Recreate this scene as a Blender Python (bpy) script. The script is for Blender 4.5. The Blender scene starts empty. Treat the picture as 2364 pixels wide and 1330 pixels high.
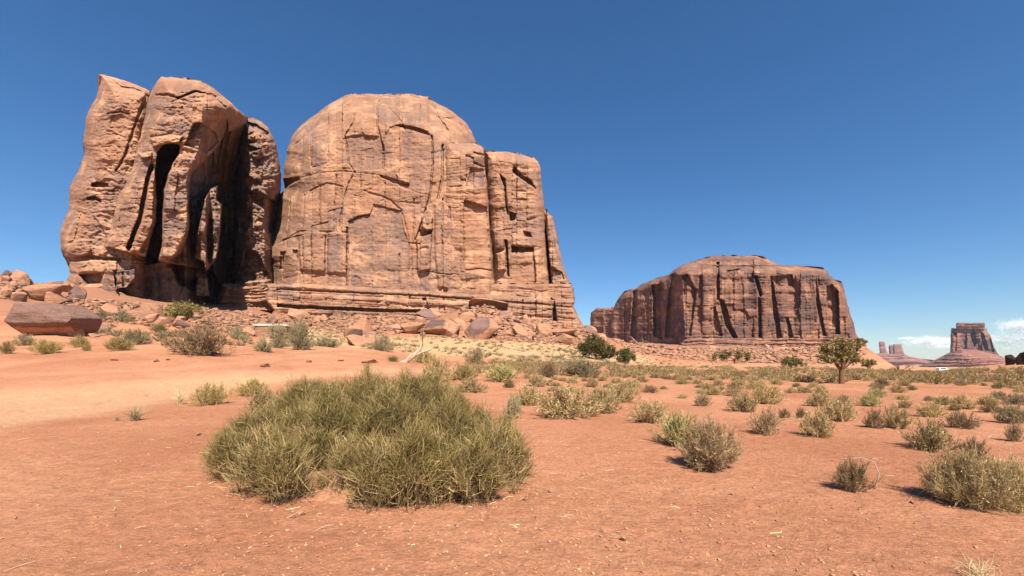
import bpy, math, random
import numpy as np
from mathutils import Vector, Matrix

# ------------------------------------------------------------------ camera, sky, sun, exposure
scene = bpy.context.scene
COL = scene.collection
PW, PH, FPX, HOR, CX, CAMZ = 2364.0, 1330.0, 950.0, 835.0, 1182.0, 1.6
cam_d = bpy.data.cameras.new('camera')
cam_d.sensor_width = 36.0
cam_d.lens = 36.0 * FPX / PW
cam_d.shift_y = (HOR - PH / 2) / PW
cam_d.clip_start = 0.05
cam_d.clip_end = 60000
cam = bpy.data.objects.new('camera', cam_d)
cam.location = (0, 0, CAMZ)
cam.rotation_euler = (math.pi / 2, 0, 0)
COL.objects.link(cam)
scene.camera = cam

SUN_EL = math.radians(50)
SUN_H = Vector((0.28, -0.96)).normalized()
world = bpy.data.worlds.new('World')
scene.world = world
world.use_nodes = True
wn = world.node_tree
bg = wn.nodes['Background']
sky = wn.nodes.new('ShaderNodeTexSky')
sky.sky_type = 'NISHITA'
sky.sun_disc = False
sky.sun_elevation = SUN_EL
sky.sun_rotation = math.atan2(SUN_H.x, SUN_H.y)
sky.altitude = 0
sky.air_density = 1.0
sky.dust_density = 0.1
sky.ozone_density = 7.0
bg.inputs['Strength'].default_value = 0.072
hsv = wn.nodes.new('ShaderNodeHueSaturation')
hsv.inputs['Saturation'].default_value = 1.15
wn.links.new(sky.outputs['Color'], hsv.inputs['Color'])
wn.links.new(hsv.outputs['Color'], bg.inputs['Color'])

sd = bpy.data.lights.new('sun', 'SUN')
sd.energy = 5.0
sd.angle = math.radians(0.53)
sd.color = (1.0, 0.92, 0.80)
sun = bpy.data.objects.new('sun', sd)
ldir = Vector((-SUN_H.x * math.cos(SUN_EL), -SUN_H.y * math.cos(SUN_EL), -math.sin(SUN_EL)))
sun.rotation_euler = ldir.to_track_quat('-Z', 'Y').to_euler()
sun.location = (30, -60, 80)
COL.objects.link(sun)

vs = scene.view_settings
vs.view_transform = 'Standard'
vs.look = 'None'
vs.gamma = 1
vs.exposure = 0.86
vs.use_curve_mapping = False
scene.cycles.use_denoising = True
scene.cycles.max_bounces = 6
scene.cycles.diffuse_bounces = 1
scene.cycles.transparent_max_bounces = 8
scene.cycles.volume_bounces = 0

rnd = random.Random(7)
RS = np.random.RandomState(11)

# ------------------------------------------------------------------ numeric helpers
def hsh(ix, iy, seed):
    with np.errstate(over='ignore'):
        a = ix.astype(np.int64).astype(np.uint64) * np.uint64(374761393) + iy.astype(np.int64).astype(np.uint64) * np.uint64(668265263) \
            + np.uint64(seed * 1442695 + 12345)
        a = (a ^ (a >> np.uint64(13))) * np.uint64(1274126177)
        a = (a ^ (a >> np.uint64(16))) * np.uint64(2246822519)
        a = a ^ (a >> np.uint64(15))
    return (a & np.uint64(0xFFFFFF)).astype(np.float64) / float(0x1000000)

def vnoise(x, y, seed=0):
    x = np.asarray(x, float); y = np.asarray(y, float)
    ix = np.floor(x); iy = np.floor(y)
    fx = x - ix; fy = y - iy
    fx = fx * fx * (3 - 2 * fx); fy = fy * fy * (3 - 2 * fy)
    a = hsh(ix, iy, seed); b = hsh(ix + 1, iy, seed); c = hsh(ix, iy + 1, seed); d = hsh(ix + 1, iy + 1, seed)
    return (a + (b - a) * fx) * (1 - fy) + (c + (d - c) * fx) * fy - 0.5      # -0.5 .. 0.5

def fbm(x, y, octv=4, seed=0, gain=0.5):
    s = 0; a = 1.0
    for o in range(octv):
        s = s + a * vnoise(np.asarray(x) * 2 ** o + 17.3 * o, np.asarray(y) * 2 ** o - 9.1 * o, seed + o)
        a *= gain
    return s

def voro(x, y, seed=0):
    x = np.asarray(x, float); y = np.asarray(y, float)
    ix = np.floor(x); iy = np.floor(y)
    f1 = np.full(x.shape, 9.0); f2 = np.full(x.shape, 9.0); idh = np.zeros(x.shape); idg = np.zeros(x.shape)
    for dx in (-1, 0, 1):
        for dy in (-1, 0, 1):
            cx = ix + dx; cy = iy + dy
            px = cx + 0.1 + 0.8 * hsh(cx, cy, seed); py = cy + 0.1 + 0.8 * hsh(cx, cy, seed + 5)
            d = (px - x) ** 2 + (py - y) ** 2
            m = d < f1
            f2 = np.where(m, f1, np.minimum(f2, d))
            f1 = np.where(m, d, f1)
            idh = np.where(m, hsh(cx, cy, seed + 9), idh)
            idg = np.where(m, hsh(cx, cy, seed + 13), idg)
    return idh, idg, np.sqrt(f2) - np.sqrt(f1)

def joint(x, y, seed=0):
    """upright joint blocks: columns of uneven width, each broken across at uneven heights"""
    x = np.asarray(x, float); y = np.asarray(y, float)
    z0 = x * 0
    B = lambda i: i + 0.75 * (hsh(i, z0, seed) - 0.5)
    i = np.floor(x); c = np.where(x < B(i), i - 1, np.where(x >= B(i + 1), i + 1, i))
    lo, hi = B(c), B(c + 1)
    yy = y * (0.6 + 0.9 * hsh(c, z0, seed + 1)) + 10 * hsh(c, z0, seed + 2) + 0.22 * (x - lo) * (hsh(c, z0, seed + 6) - 0.5)
    D = lambda k: k + 0.75 * (hsh(c, k, seed + 3) - 0.5)
    j = np.floor(yy); r = np.where(yy < D(j), j - 1, np.where(yy >= D(j + 1), j + 1, j))
    e = np.minimum(np.minimum(x - lo, hi - x), 0.6 * np.minimum(yy - D(r), D(r + 1) - yy) + 0.02)
    return 0.55 * hsh(c, z0, seed + 9) + 0.45 * hsh(c, r, seed + 9), hsh(c, r, seed + 13), e

def seg_dist(px, py, poly, closed):
    n = len(poly); best = np.full(px.shape, 1e9)
    for i in range(n if closed else n - 1):
        ax, ay = poly[i]; bx, by = poly[(i + 1) % n]
        dx, dy = bx - ax, by - ay
        L = dx * dx + dy * dy + 1e-9
        t = np.clip(((px - ax) * dx + (py - ay) * dy) / L, 0, 1)
        best = np.minimum(best, (px - ax - t * dx) ** 2 + (py - ay - t * dy) ** 2)
    return np.sqrt(best)

def inside(px, py, poly):
    n = len(poly); r = np.zeros(px.shape, bool)
    for i in range(n):
        ax, ay = poly[i]; bx, by = poly[(i + 1) % n]
        if ay == by: continue
        c = ((ay > py) != (by > py)) & (px < (bx - ax) * (py - ay) / (by - ay) + ax)
        r ^= c
    return r

def sdist(px, py, poly):                     # positive inside
    d = seg_dist(px, py, poly, True)
    return np.where(inside(px, py, poly), d, -d)

def sstep(a, b, x):
    t = np.clip((x - a) / (b - a), 0, 1)
    return t * t * (3 - 2 * t)

def make_mesh(name, V, F, col=None, smooth=False):
    me = bpy.data.meshes.new(name)
    V = np.asarray(V, np.float32)
    if not isinstance(F, list): F = [F]
    F = [np.asarray(f, np.int32) for f in F if len(f)]
    me.vertices.add(len(V)); me.vertices.foreach_set('co', V.ravel())
    nl = sum(f.size for f in F); npol = sum(len(f) for f in F)
    me.loops.add(nl); me.loops.foreach_set('vertex_index', np.concatenate([f.ravel() for f in F]))
    me.polygons.add(npol)
    st = []; o = 0
    for f in F:
        k = f.shape[1]; st.append(o + np.arange(len(f)) * k); o += f.size
    me.polygons.foreach_set('loop_start', np.concatenate(st).astype(np.int32))
    if col is not None:
        at = me.color_attributes.new('tone', 'FLOAT_COLOR', 'POINT')
        c = np.ones((len(V), 4), np.float32); c[:, :3] = col
        at.data.foreach_set('color', c.ravel())
    me.update(calc_edges=True)
    if smooth:
        me.polygons.foreach_set('use_smooth', np.ones(npol, bool))
    me.validate()
    return me

def obj(name, me, mat=None, parent=None, loc=(0, 0, 0)):
    o = bpy.data.objects.new(name, me)
    if mat is not None and me is not None and not me.materials: me.materials.append(mat)
    COL.objects.link(o)
    o.location = loc
    if parent is not None: o.parent = parent
    return o

def tag(o, label=None, cat=None, group=None, kind=None):
    if label: o['label'] = label
    if cat: o['category'] = cat
    if group: o['group'] = group
    if kind: o['kind'] = kind
    return o

def empty(name, loc):
    o = bpy.data.objects.new(name, None); COL.objects.link(o); o.location = loc
    o.empty_display_size = 0.2
    return o

def at(px, py, d):
    return np.array([(px - CX) / FPX * d, d, CAMZ - (py - HOR) / FPX * d])

# ------------------------------------------------------------------ materials
def mat_new(name):
    m = bpy.data.materials.new(name); m.use_nodes = True
    nt = m.node_tree; b = nt.nodes['Principled BSDF']
    b.inputs['Roughness'].default_value = 0.95
    b.inputs['Specular IOR Level'].default_value = 0.08
    return m, nt, b

class NT:
    def __init__(s, nt): s.nt = nt
    def n(s, t, **k):
        x = s.nt.nodes.new(t)
        for a, v in k.items(): setattr(x, a, v)
        return x
    def l(s, a, b): s.nt.links.new(a, b)
    def noise(s, vec, scale, detail=4, rough=0.55, dist=0.0):
        x = s.n('ShaderNodeTexNoise'); x.inputs['Scale'].default_value = scale
        x.inputs['Detail'].default_value = detail; x.inputs['Roughness'].default_value = rough
        x.inputs['Distortion'].default_value = dist
        if vec is not None: s.l(vec, x.inputs['Vector'])
        return x.outputs['Fac']
    def mapping(s, vec, scale, loc=(0, 0, 0), rot=(0, 0, 0)):
        x = s.n('ShaderNodeMapping'); x.inputs['Scale'].default_value = scale; x.inputs['Location'].default_value = loc
        x.inputs['Rotation'].default_value = rot
        s.l(vec, x.inputs['Vector']); return x.outputs['Vector']
    def rng(s, v, a, b, c=0.0, d=1.0):
        x = s.n('ShaderNodeMapRange'); s.l(v, x.inputs['Value'])
        for k, q in zip(('From Min', 'From Max', 'To Min', 'To Max'), (a, b, c, d)): x.inputs[k].default_value = q
        return x.outputs['Result']
    def math(s, op, a, b):
        x = s.n('ShaderNodeMath', operation=op)
        for i, v in enumerate((a, b)):
            if isinstance(v, (int, float)): x.inputs[i].default_value = v
            else: s.l(v, x.inputs[i])
        return x.outputs[0]
    def mix(s, f, a, b, mode='MIX'):
        x = s.n('ShaderNodeMix', data_type='RGBA', blend_type=mode)
        if isinstance(f, (int, float)): x.inputs[0].default_value = f
        else: s.l(f, x.inputs[0])
        for i, v in ((6, a), (7, b)):
            if isinstance(v, tuple): x.inputs[i].default_value = v + (1,)
            else: s.l(v, x.inputs[i])
        return x.outputs[2]
    def bump(s, h, strength, dist, b, normal=None):
        x = s.n('ShaderNodeBump'); x.inputs['Strength'].default_value = strength; x.inputs['Distance'].default_value = dist
        s.l(h, x.inputs['Height'])
        if normal is not None: s.l(normal, x.inputs['Normal'])
        if b is not None: s.l(x.outputs['Normal'], b.inputs['Normal'])
        return x.outputs['Normal']
    def attr(s, name='tone'):
        a = s.n('ShaderNodeAttribute', attribute_name=name)
        sp = s.n('ShaderNodeSeparateColor'); s.l(a.outputs['Color'], sp.inputs['Color'])
        return a.outputs['Color'], sp.outputs

def rock_material(name, base, alt, pale, varnish, s=1.0, bumpd=0.25):
    """sandstone: bedded base colours, blotchy desert varnish with run-down streaks; tone attribute = (varnish and painted alcove shade, lightness, freshness)"""
    m, nt, b = mat_new(name); N = NT(nt)
    co = N.n('ShaderNodeTexCoord').outputs['Object']
    _, t = N.attr()
    bed = N.noise(N.mapping(co, (0.03 * s, 0.03 * s, 0.9 * s)), 1.0, 5, 0.6, 0.6)
    blot = N.noise(N.mapping(co, (0.10 * s, 0.10 * s, 0.13 * s)), 1.0, 6, 0.62, 0.5)
    strk = N.noise(N.mapping(co, (0.55 * s, 0.55 * s, 0.018 * s)), 1.0, 4, 0.6, 0.3)
    fine = N.noise(N.mapping(co, (0.8 * s, 0.8 * s, 2.2 * s)), 1.0, 6, 0.65)
    c = N.mix(N.rng(bed, 0.35, 0.65), base, alt)
    c = N.mix(N.math('MULTIPLY', N.rng(blot, 0.50, 0.68), 0.75), c, pale)
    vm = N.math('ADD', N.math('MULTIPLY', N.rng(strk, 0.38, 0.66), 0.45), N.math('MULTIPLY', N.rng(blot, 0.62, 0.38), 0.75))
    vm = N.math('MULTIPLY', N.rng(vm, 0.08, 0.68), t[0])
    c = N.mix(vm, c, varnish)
    c = N.mix(N.math('MULTIPLY', t[2], 0.8), c, pale)
    v = N.math('MULTIPLY', N.rng(fine, 0.25, 0.75, 0.78, 1.22), N.rng(t[1], 0, 1, 0.72, 1.28))
    cm = N.n('ShaderNodeCombineColor')
    for i in range(3): N.l(v, cm.inputs[i])
    c = N.mix(1.0, c, cm.outputs[0], 'MULTIPLY')
    N.l(c, b.inputs['Base Color'])
    h = N.math('ADD', N.math('MULTIPLY', fine, 0.6), N.math('MULTIPLY', bed, 0.9))
    N.bump(h, 0.8, bumpd, b)
    return m

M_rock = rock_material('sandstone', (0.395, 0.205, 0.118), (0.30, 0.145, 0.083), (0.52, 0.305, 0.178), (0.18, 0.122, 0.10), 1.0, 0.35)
M_rock_red = rock_material('red_sandstone', (0.30, 0.142, 0.086), (0.23, 0.105, 0.068), (0.40, 0.22, 0.132), (0.11, 0.068, 0.058), 0.45, 0.7)
M_rock_far = rock_material('far_sandstone', (0.25, 0.112, 0.083), (0.195, 0.085, 0.066), (0.31, 0.155, 0.11), (0.11, 0.068, 0.062), 0.10, 2.0)

def boulder_material():
    m, nt, b = mat_new('boulder_stone'); N = NT(nt)
    tc = N.n('ShaderNodeTexCoord'); co = tc.outputs['Object']
    oi = N.n('ShaderNodeObjectInfo')
    _, t = N.attr()
    geo = N.n('ShaderNodeNewGeometry')
    wp = geo.outputs['Position']
    blot = N.noise(wp, 0.5, 6, 0.6, 0.4)
    fine = N.noise(N.mapping(wp, (3, 3, 7)), 1.0, 6, 0.65)
    c = N.mix(N.rng(blot, 0.36, 0.64), (0.40, 0.195, 0.112), (0.49, 0.275, 0.165))
    c = N.mix(N.math('MULTIPLY', N.rng(oi.outputs['Random'], 0.0, 1.0, 0.0, 0.75), N.rng(blot, 0.3, 0.7)), c, (0.24, 0.115, 0.075))
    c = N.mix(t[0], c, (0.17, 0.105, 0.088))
    bedn = N.noise(N.mapping(wp, (0.22, 0.22, 1.7), rot=(0.35, 0.25, 0)), 1.0, 5, 0.65, 0.8)
    v = N.math('MULTIPLY', N.rng(fine, 0.25, 0.75, 0.70, 1.28), N.rng(oi.outputs['Random'], 0, 1, 0.80, 1.2))
    v = N.math('MULTIPLY', v, N.rng(bedn, 0.3, 0.7, 0.78, 1.2))
    cm = N.n('ShaderNodeCombineColor')
    for i in range(3): N.l(v, cm.inputs[i])
    c = N.mix(1.0, c, cm.outputs[0], 'MULTIPLY')
    N.l(c, b.inputs['Base Color'])
    N.bump(N.math('ADD', fine, N.math('ADD', N.math('MULTIPLY', blot, 1.5), N.math('MULTIPLY', bedn, 1.5))), 0.8, 0.2, b)
    return m
M_boulder = boulder_material()

def plain(name, col, var=0.15, scale=8.0, bump=0.0):
    m, nt, b = mat_new(name); N = NT(nt)
    co = N.n('ShaderNodeTexCoord').outputs['Object']
    f = N.noise(co, scale, 5, 0.6)
    N.l(N.mix(f, tuple(max(0, c * (1 - 2 * var)) for c in col), tuple(min(1, c * (1 + 2 * var)) for c in col)), b.inputs['Base Color'])
    if bump: N.bump(f, 0.6, bump, b)
    return m

def veg_material(name, a, b_, transl=0.14, rnd_amt=0.32):
    """stems and leaves: tone.r blends the two colours, tone.g lightness; a little different on every plant"""
    m, nt, b = mat_new(name); N = NT(nt)
    _, t = N.attr(); oi = N.n('ShaderNodeObjectInfo')
    c = N.mix(t[0], a, b_)
    v = N.math('MULTIPLY', N.rng(t[1], 0, 1, 0.42, 1.5), N.rng(oi.outputs['Random'], 0, 1, 1 - rnd_amt, 1 + rnd_amt))
    cm = N.n('ShaderNodeCombineColor')
    for i in range(3): N.l(v, cm.inputs[i])
    c = N.mix(1.0, c, cm.outputs[0], 'MULTIPLY')
    N.l(c, b.inputs['Base Color'])
    tr = N.n('ShaderNodeBsdfTranslucent'); N.l(c, tr.inputs['Color'])
    mx = N.n('ShaderNodeMixShader'); mx.inputs[0].default_value = transl
    N.l(b.outputs[0], mx.inputs[1]); N.l(tr.outputs[0], mx.inputs[2])
    out = [n for n in nt.nodes if n.type == 'OUTPUT_MATERIAL'][0]
    N.l(mx.outputs[0], out.inputs['Surface'])
    return m
M_green = veg_material('ephedra_stem', (0.225, 0.175, 0.048), (0.60, 0.43, 0.20))
M_sage = veg_material('dry_shrub_twig', (0.29, 0.205, 0.08), (0.64, 0.46, 0.235))
M_brown = veg_material('brown_shrub_twig', (0.18, 0.115, 0.06), (0.48, 0.33, 0.18))
M_grey = veg_material('grey_sage_leaf', (0.235, 0.19, 0.095), (0.47, 0.37, 0.215))
M_strawy = veg_material('straw_shrub_twig', (0.44, 0.31, 0.125), (0.78, 0.57, 0.30))
M_straw = veg_material('straw_blade', (0.50, 0.38, 0.19), (0.68, 0.55, 0.31))
M_yellow = veg_material('yellow_green_stem', (0.27, 0.24, 0.08), (0.50, 0.42, 0.19))
M_leaf = veg_material('juniper_leaf', (0.10, 0.095, 0.03), (0.30, 0.23, 0.085))
M_leaf_dk = veg_material('dark_juniper_leaf', (0.065, 0.075, 0.025), (0.19, 0.17, 0.06))
M_wood = plain('bark', (0.16, 0.085, 0.05), 0.3, 14, 0.01)
M_dead = plain('bleached_wood', (0.46, 0.35, 0.25), 0.25, 9, 0.01)

def ground_material(name):
    m, nt, b = mat_new(name); N = NT(nt)
    co = N.n('ShaderNodeTexCoord').outputs['Object']
    _, t = N.attr()
    big = N.noise(co, 0.18, 5, 0.6, 0.5)
    mid = N.noise(co, 1.7, 6, 0.62, 0.4)
    fin = N.noise(co, 22.0, 6, 0.7)
    grit = N.noise(co, 120.0, 3, 0.6)
    rip = N.noise(N.mapping(co, (1.2, 4.5, 1.0), rot=(0, 0, 0.35)), 1.6, 4, 0.6, 0.6)
    c = N.mix(N.rng(big, 0.38, 0.62), (0.365, 0.155, 0.082), (0.47, 0.222, 0.122))
    c = N.mix(N.math('MULTIPLY', N.rng(mid, 0.52, 0.72), 0.6), c, (0.335, 0.135, 0.075))
    c = N.mix(N.math('MULTIPLY', N.rng(rip, 0.55, 0.75), 0.25), c, (0.50, 0.235, 0.13))
    road = N.math('MULTIPLY', t[0], N.rng(mid, 0.2, 0.5, 0.65, 1.0))
    c = N.mix(road, c, (0.50, 0.28, 0.155))
    grs = N.math('MULTIPLY', t[1], N.rng(mid, 0.30, 0.60, 0.3, 1.0))
    c = N.mix(grs, c, (0.50, 0.335, 0.175))
    c = N.mix(t[2], c, (0.31, 0.15, 0.09))
    fin2 = N.noise(co, 7.0, 6, 0.72)
    v = N.math('MULTIPLY', N.rng(fin, 0.25, 0.75, 0.68, 1.30), N.rng(grit, 0.3, 0.7, 0.85, 1.15))
    v = N.math('MULTIPLY', v, N.rng(fin2, 0.3, 0.7, 0.80, 1.20))
    cm = N.n('ShaderNodeCombineColor')
    for i in range(3): N.l(v, cm.inputs[i])
    c = N.mix(1.0, c, cm.outputs[0], 'MULTIPLY')
    N.l(c, b.inputs['Base Color'])
    n1 = N.bump(N.math('ADD', N.math('MULTIPLY', fin, 0.6), N.math('MULTIPLY', grit, 0.2)), 0.9, 0.05, None)
    N.bump(N.math('ADD', mid, N.math('MULTIPLY', rip, 0.3)), 0.5, 0.10, b, n1)
    return m
M_ground = ground_material('red_sand')

# ------------------------------------------------------------------ terrain
def Fl(d): return HOR + CAMZ * FPX / d
_cols = {
    -250: [(15, Fl(15)), (22, 880), (30, 824), (36, 805), (46, 775), (70, 705), (100, 640), (130, 590), (150, 580), (200, 620), (400, 800)],
    0:   [(16, Fl(16)), (22, 880), (30, 824), (36, 806), (46, 776), (70, 718), (100, 668), (130, 640), (150, 636), (200, 655), (400, 810)],
    90:  [(16, Fl(16)), (22, 880), (30, 824), (36, 806), (46, 777), (70, 728), (100, 690), (130, 664), (150, 657), (200, 668), (400, 810)],
    200: [(17, Fl(17)), (22, 882), (30, 825), (40, 795), (60, 757), (90, 715), (120, 685), (140, 665), (165, 655), (300, 700)],
    400: [(20, Fl(20)), (26, 868), (31, 824), (40, 797), (60, 765), (90, 736), (120, 717), (140, 705), (170, 692), (300, 700)],
    560: [(22, Fl(22)), (27, 866), (33, 832), (45, 800), (65, 775), (100, 748), (140, 726), (175, 712), (190, 709), (300, 720)],
    700: [(22, Fl(22)), (30, 860), (38, 830), (48, 803), (70, 787), (100, 767), (140, 749), (170, 736), (185, 730), (300, 740)],
    850: [(22, Fl(22)), (30, 862), (40, 832), (55, 808), (75, 796), (100, 785), (140, 758), (170, 737), (185, 726), (300, 740)],
    1000: [(22, Fl(22)), (32, 862), (45, 838), (60, 822), (90, 804), (120, 789), (140, 768), (165, 738), (185, 724), (300, 740)],
    1120: [(22, Fl(22)), (35, 860), (50, 843), (75, 825), (110, 801), (135, 782), (150, 747), (165, 707), (178, 690), (190, 684), (300, 740)],
    1220: [(25, Fl(25)), (40, 856), (60, 842), (90, 822), (120, 801), (140, 782), (160, 752), (180, 730), (190, 724), (300, 760)],
    1340: [(30, Fl(30)), (45, 858), (70, 844), (110, 823), (140, 802), (160, 778), (180, 756), (200, 746), (230, 758), (350, 800), (560, 800)],
    1420: [(30, Fl(30)), (50, 856), (80, 846), (130, 831), (170, 810), (200, 793), (235, 783), (270, 783), (330, 795), (560, 790)],
    1500: [(30, Fl(30)), (60, 855), (100, 848), (160, 837), (220, 820), (300, 808), (400, 803), (480, 798), (560, 790)],
    1650: [(30, Fl(30)), (70, 854), (120, 849), (200, 843), (300, 833), (400, 812), (450, 800), (490, 793), (600, 790)],
    1850: [(30, Fl(30)), (80, 854), (150, 850), (250, 846), (330, 840), (420, 816), (460, 802), (490, 794), (600, 790)],
    1985: [(30, Fl(30)), (80, 855), (150, 853), (250, 849), (350, 843), (430, 816), (455, 803), (480, 796), (600, 800)],
    2075: [(30, Fl(30)), (80, 857), (150, 855), (250, 852), (350, 849), (430, 845), (600, 850)],
    2150: [(30, Fl(30)), (80, 860), (150, 857), (250, 856), (300, 857.5), (600, 866)],
    2250: [(30, Fl(30)), (60, 858), (120, 853), (200, 847), (240, 846), (300, 850), (600, 866)],
    2364: [(30, Fl(30)), (60, 857), (120, 846), (190, 836), (220, 835), (300, 842), (600, 866)],
    2600: [(30, Fl(30)), (60, 855), (120, 840), (190, 822), (220, 820), (300, 830), (600, 866)],
}
_cx = np.array(sorted(_cols), float)
_ld = np.linspace(math.log(2.0), math.log(13000), 260)
_zt = []
for c in sorted(_cols):
    e = _cols[c]
    ds = [2.0] + [d for d, _ in e] + ([1000, 1500, 13000] if e[-1][0] < 1000 else [13000])
    zs = [0.0] + [CAMZ - (p - HOR) / FPX * d for d, p in e] + ([min(-10, 0), -40, -47] if e[-1][0] < 1000 else [-47])
    z = np.interp(_ld, np.log(ds), zs)
    k = np.array([1, 2, 3, 2, 1.0]); k /= k.sum()
    z = np.convolve(np.pad(z, 2, mode='edge'), k, 'valid')
    _zt.append(z)
_zt = np.array(_zt)

def terrain_base(X, Y):
    X = np.asarray(X, float); Y = np.asarray(Y, float)
    r = np.hypot(X, Y) + 1e-6
    d = np.maximum(Y, 0.55 * r)
    px = np.clip(CX + FPX * X / d, _cx[0], _cx[-1])
    i = np.clip(np.searchsorted(_cx, px) - 1, 0, len(_cx) - 2)
    t = (px - _cx[i]) / (_cx[i + 1] - _cx[i]); t = t * t * (3 - 2 * t) * 0.6 + t * 0.4
    l = np.clip((np.log(np.maximum(d, 2.0)) - _ld[0]) / (_ld[1] - _ld[0]), 0, len(_ld) - 1.001)
    j = l.astype(int); u = l - j
    z0 = _zt[i, j] * (1 - u) + _zt[i, j + 1] * u
    z1 = _zt[i + 1, j] * (1 - u) + _zt[i + 1, j + 1] * u
    z = z0 * (1 - t) + z1 * t
    back = sstep(0.1, -0.4, Y / r)
    return z * (1 - back), r

def terrain(X, Y):
    z, r = terrain_base(X, Y)
    z = z + 0.05 * fbm(X * 0.5, Y * 0.5, 3, 3) * sstep(2, 8, r) + 0.016 * fbm(X * 3, Y * 3, 3, 8)
    z = z + sstep(25, 60, r) * 0.45 * fbm(X * 0.16, Y * 0.16, 4, 21) * sstep(0.8, 4.0, z)
    z = z + sstep(60, 140, r) * sstep(5, 14, z) * 1.3 * fbm(X * 0.09, Y * 0.09, 4, 31)
    # the bank cut beside the track
    return z

def tz(x, y): return float(terrain(np.array([x]), np.array([y]))[0])

def hit(px, py, dmin=2.5, dmax=900):
    d = np.exp(np.linspace(math.log(dmin), math.log(dmax), 900))
    X = (px - CX) / FPX * d
    z = terrain(X, d); ray = CAMZ - (py - HOR) / FPX * d
    k = np.nonzero(ray <= z)[0]
    if len(k) == 0: return None
    k = k[0]
    if k == 0: return np.array([X[0], d[0], z[0]])
    a = (ray[k - 1] - z[k - 1]); b = (z[k] - ray[k]); t = a / (a + b + 1e-9)
    dd = d[k - 1] + (d[k] - d[k - 1]) * t
    x = (px - CX) / FPX * dd
    return np.array([x, dd, tz(x, dd)])

ROAD = [(-300, 915), (0, 903), (200, 888), (330, 876), (460, 866), (600, 860), (700, 860), (800, 855), (980, 853), (980, 861), (860, 864), (740, 872),
        (620, 890), (480, 908), (300, 945), (150, 965), (0, 988), (-300, 1030)]
TRACKS = [[(-100, 868), (150, 862), (400, 852), (560, 836), (700, 812), (830, 800)], [(560, 842), (700, 822), (860, 812)]]
YEL = [(600, 800), (610, 752), (720, 745), (760, 770), (900, 778), (1050, 778), (1150, 788), (1250, 785), (1330, 800), (1420, 812), (1500, 825), (1520, 842), (1350, 838), (1200, 832),
       (1000, 822), (880, 806), (760, 800)]

def build_ground():
    a1 = np.linspace(-66, 66, 900); a0 = np.linspace(-180, -66, 60)[:-1]; a2 = np.linspace(66, 180, 60)[1:]
    ang = np.radians(np.concatenate([a0, a1, a2]))
    r = np.concatenate([[0.4, 1.0, 1.6], np.exp(np.linspace(math.log(2.0), math.log(40), 330)),
                        np.exp(np.linspace(math.log(40.5), math.log(600), 190)), np.exp(np.linspace(math.log(640), math.log(9000), 40))])
    A, R = np.meshgrid(ang, r)
    X = np.sin(A) * R; Y = np.cos(A) * R
    Z = terrain(X, Y)
    # small relief close by
    near = sstep(16, 6, R)
    Z = Z + near * (0.010 * fbm(X * 9, Y * 9, 3, 44))
    d = np.maximum(Y, 0.3 * R)
    px = CX + FPX * X / d; py = HOR + (CAMZ - Z) / d * FPX
    front = (Y > 0.3 * R)
    wx = px + 14 * fbm(X * 0.5, Y * 0.5, 3, 5); wy = py + 6 * fbm(X * 0.9, Y * 0.9, 3, 6)
    for rut in ([(-100, 934), (200, 914), (450, 884), (700, 867), (980, 856)], [(-100, 966), (200, 940), (450, 897), (700, 874), (980, 859)]):
        dd = seg_dist(wx, wy, rut, False); w_ = np.maximum(1.2, 70.0 / R)
        Z = Z + front * (-0.045 * sstep(w_ * 1.1, w_ * 0.5, dd) + 0.03 * np.exp(-((dd - w_ * 1.5) / (0.5 * w_)) ** 2))
    srd = sdist(wx, wy, ROAD)
    road = sstep(-12, 12, srd + 5 * fbm(X * 2, Y * 2, 3, 77)) * front
    for tr in TRACKS:
        dd = seg_dist(px, py, tr, False)
        road = np.maximum(road, 0.3 * sstep(6, 1.5, dd) * front * (Z > -1))
    yel = sstep(-8, 10, sdist(wx, wy, YEL)) * front * sstep(30, 45, R)
    yel = np.maximum(yel, 0.35 * sstep(60, 120, R) * sstep(2.0, -0.5, Z) * front)
    rub = sstep(6, 14, Z) * sstep(60, 110, R) * (1 - yel)
    col = np.stack([road, yel, rub], -1)
    n, k = X.shape
    idx = np.arange(n * k).reshape(n, k)
    q = np.stack([idx[:-1, :-1], idx[:-1, 1:], idx[1:, 1:], idx[1:, :-1]], -1)[:, :, ::-1]
    isroad = (sdist(wx, wy, ROAD) > -2) & front & (R > 8) & (R < 60)
    fr = isroad[:-1, :-1] & isroad[1:, 1:] & isroad[1:, :-1] & isroad[:-1, 1:]
    V = np.stack([X, Y, Z], -1).reshape(-1, 3); C = col.reshape(-1, 3)
    qg = q[~fr].reshape(-1, 4); qr = q[fr].reshape(-1, 4)
    # close the disc at the camera's feet
    c = np.vstack([V, [[0, 0, 0]]]); cc = np.vstack([C, [[0, 0, 0]]])
    tri = np.stack([np.full(k - 1, n * k), idx[0, 1:], idx[0, :-1]], -1)
    g = obj('ground', make_mesh('ground', c, [qg, tri], cc, True), M_ground); tag(g, kind='structure')
    u = np.unique(qr); mp = np.zeros(len(V), int); mp[u] = np.arange(len(u))
    rd = obj('dirt_road', make_mesh('dirt_road', V[u], mp[qr], C[u], True), M_ground); tag(rd, kind='structure')
build_ground()

# ------------------------------------------------------------------ big rock pieces
def interp_outline(pts):
    pts = sorted(pts, key=lambda p: p[1])
    return np.array([p[1] for p in pts], float), np.array([p[0] for p in pts], float)

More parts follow.
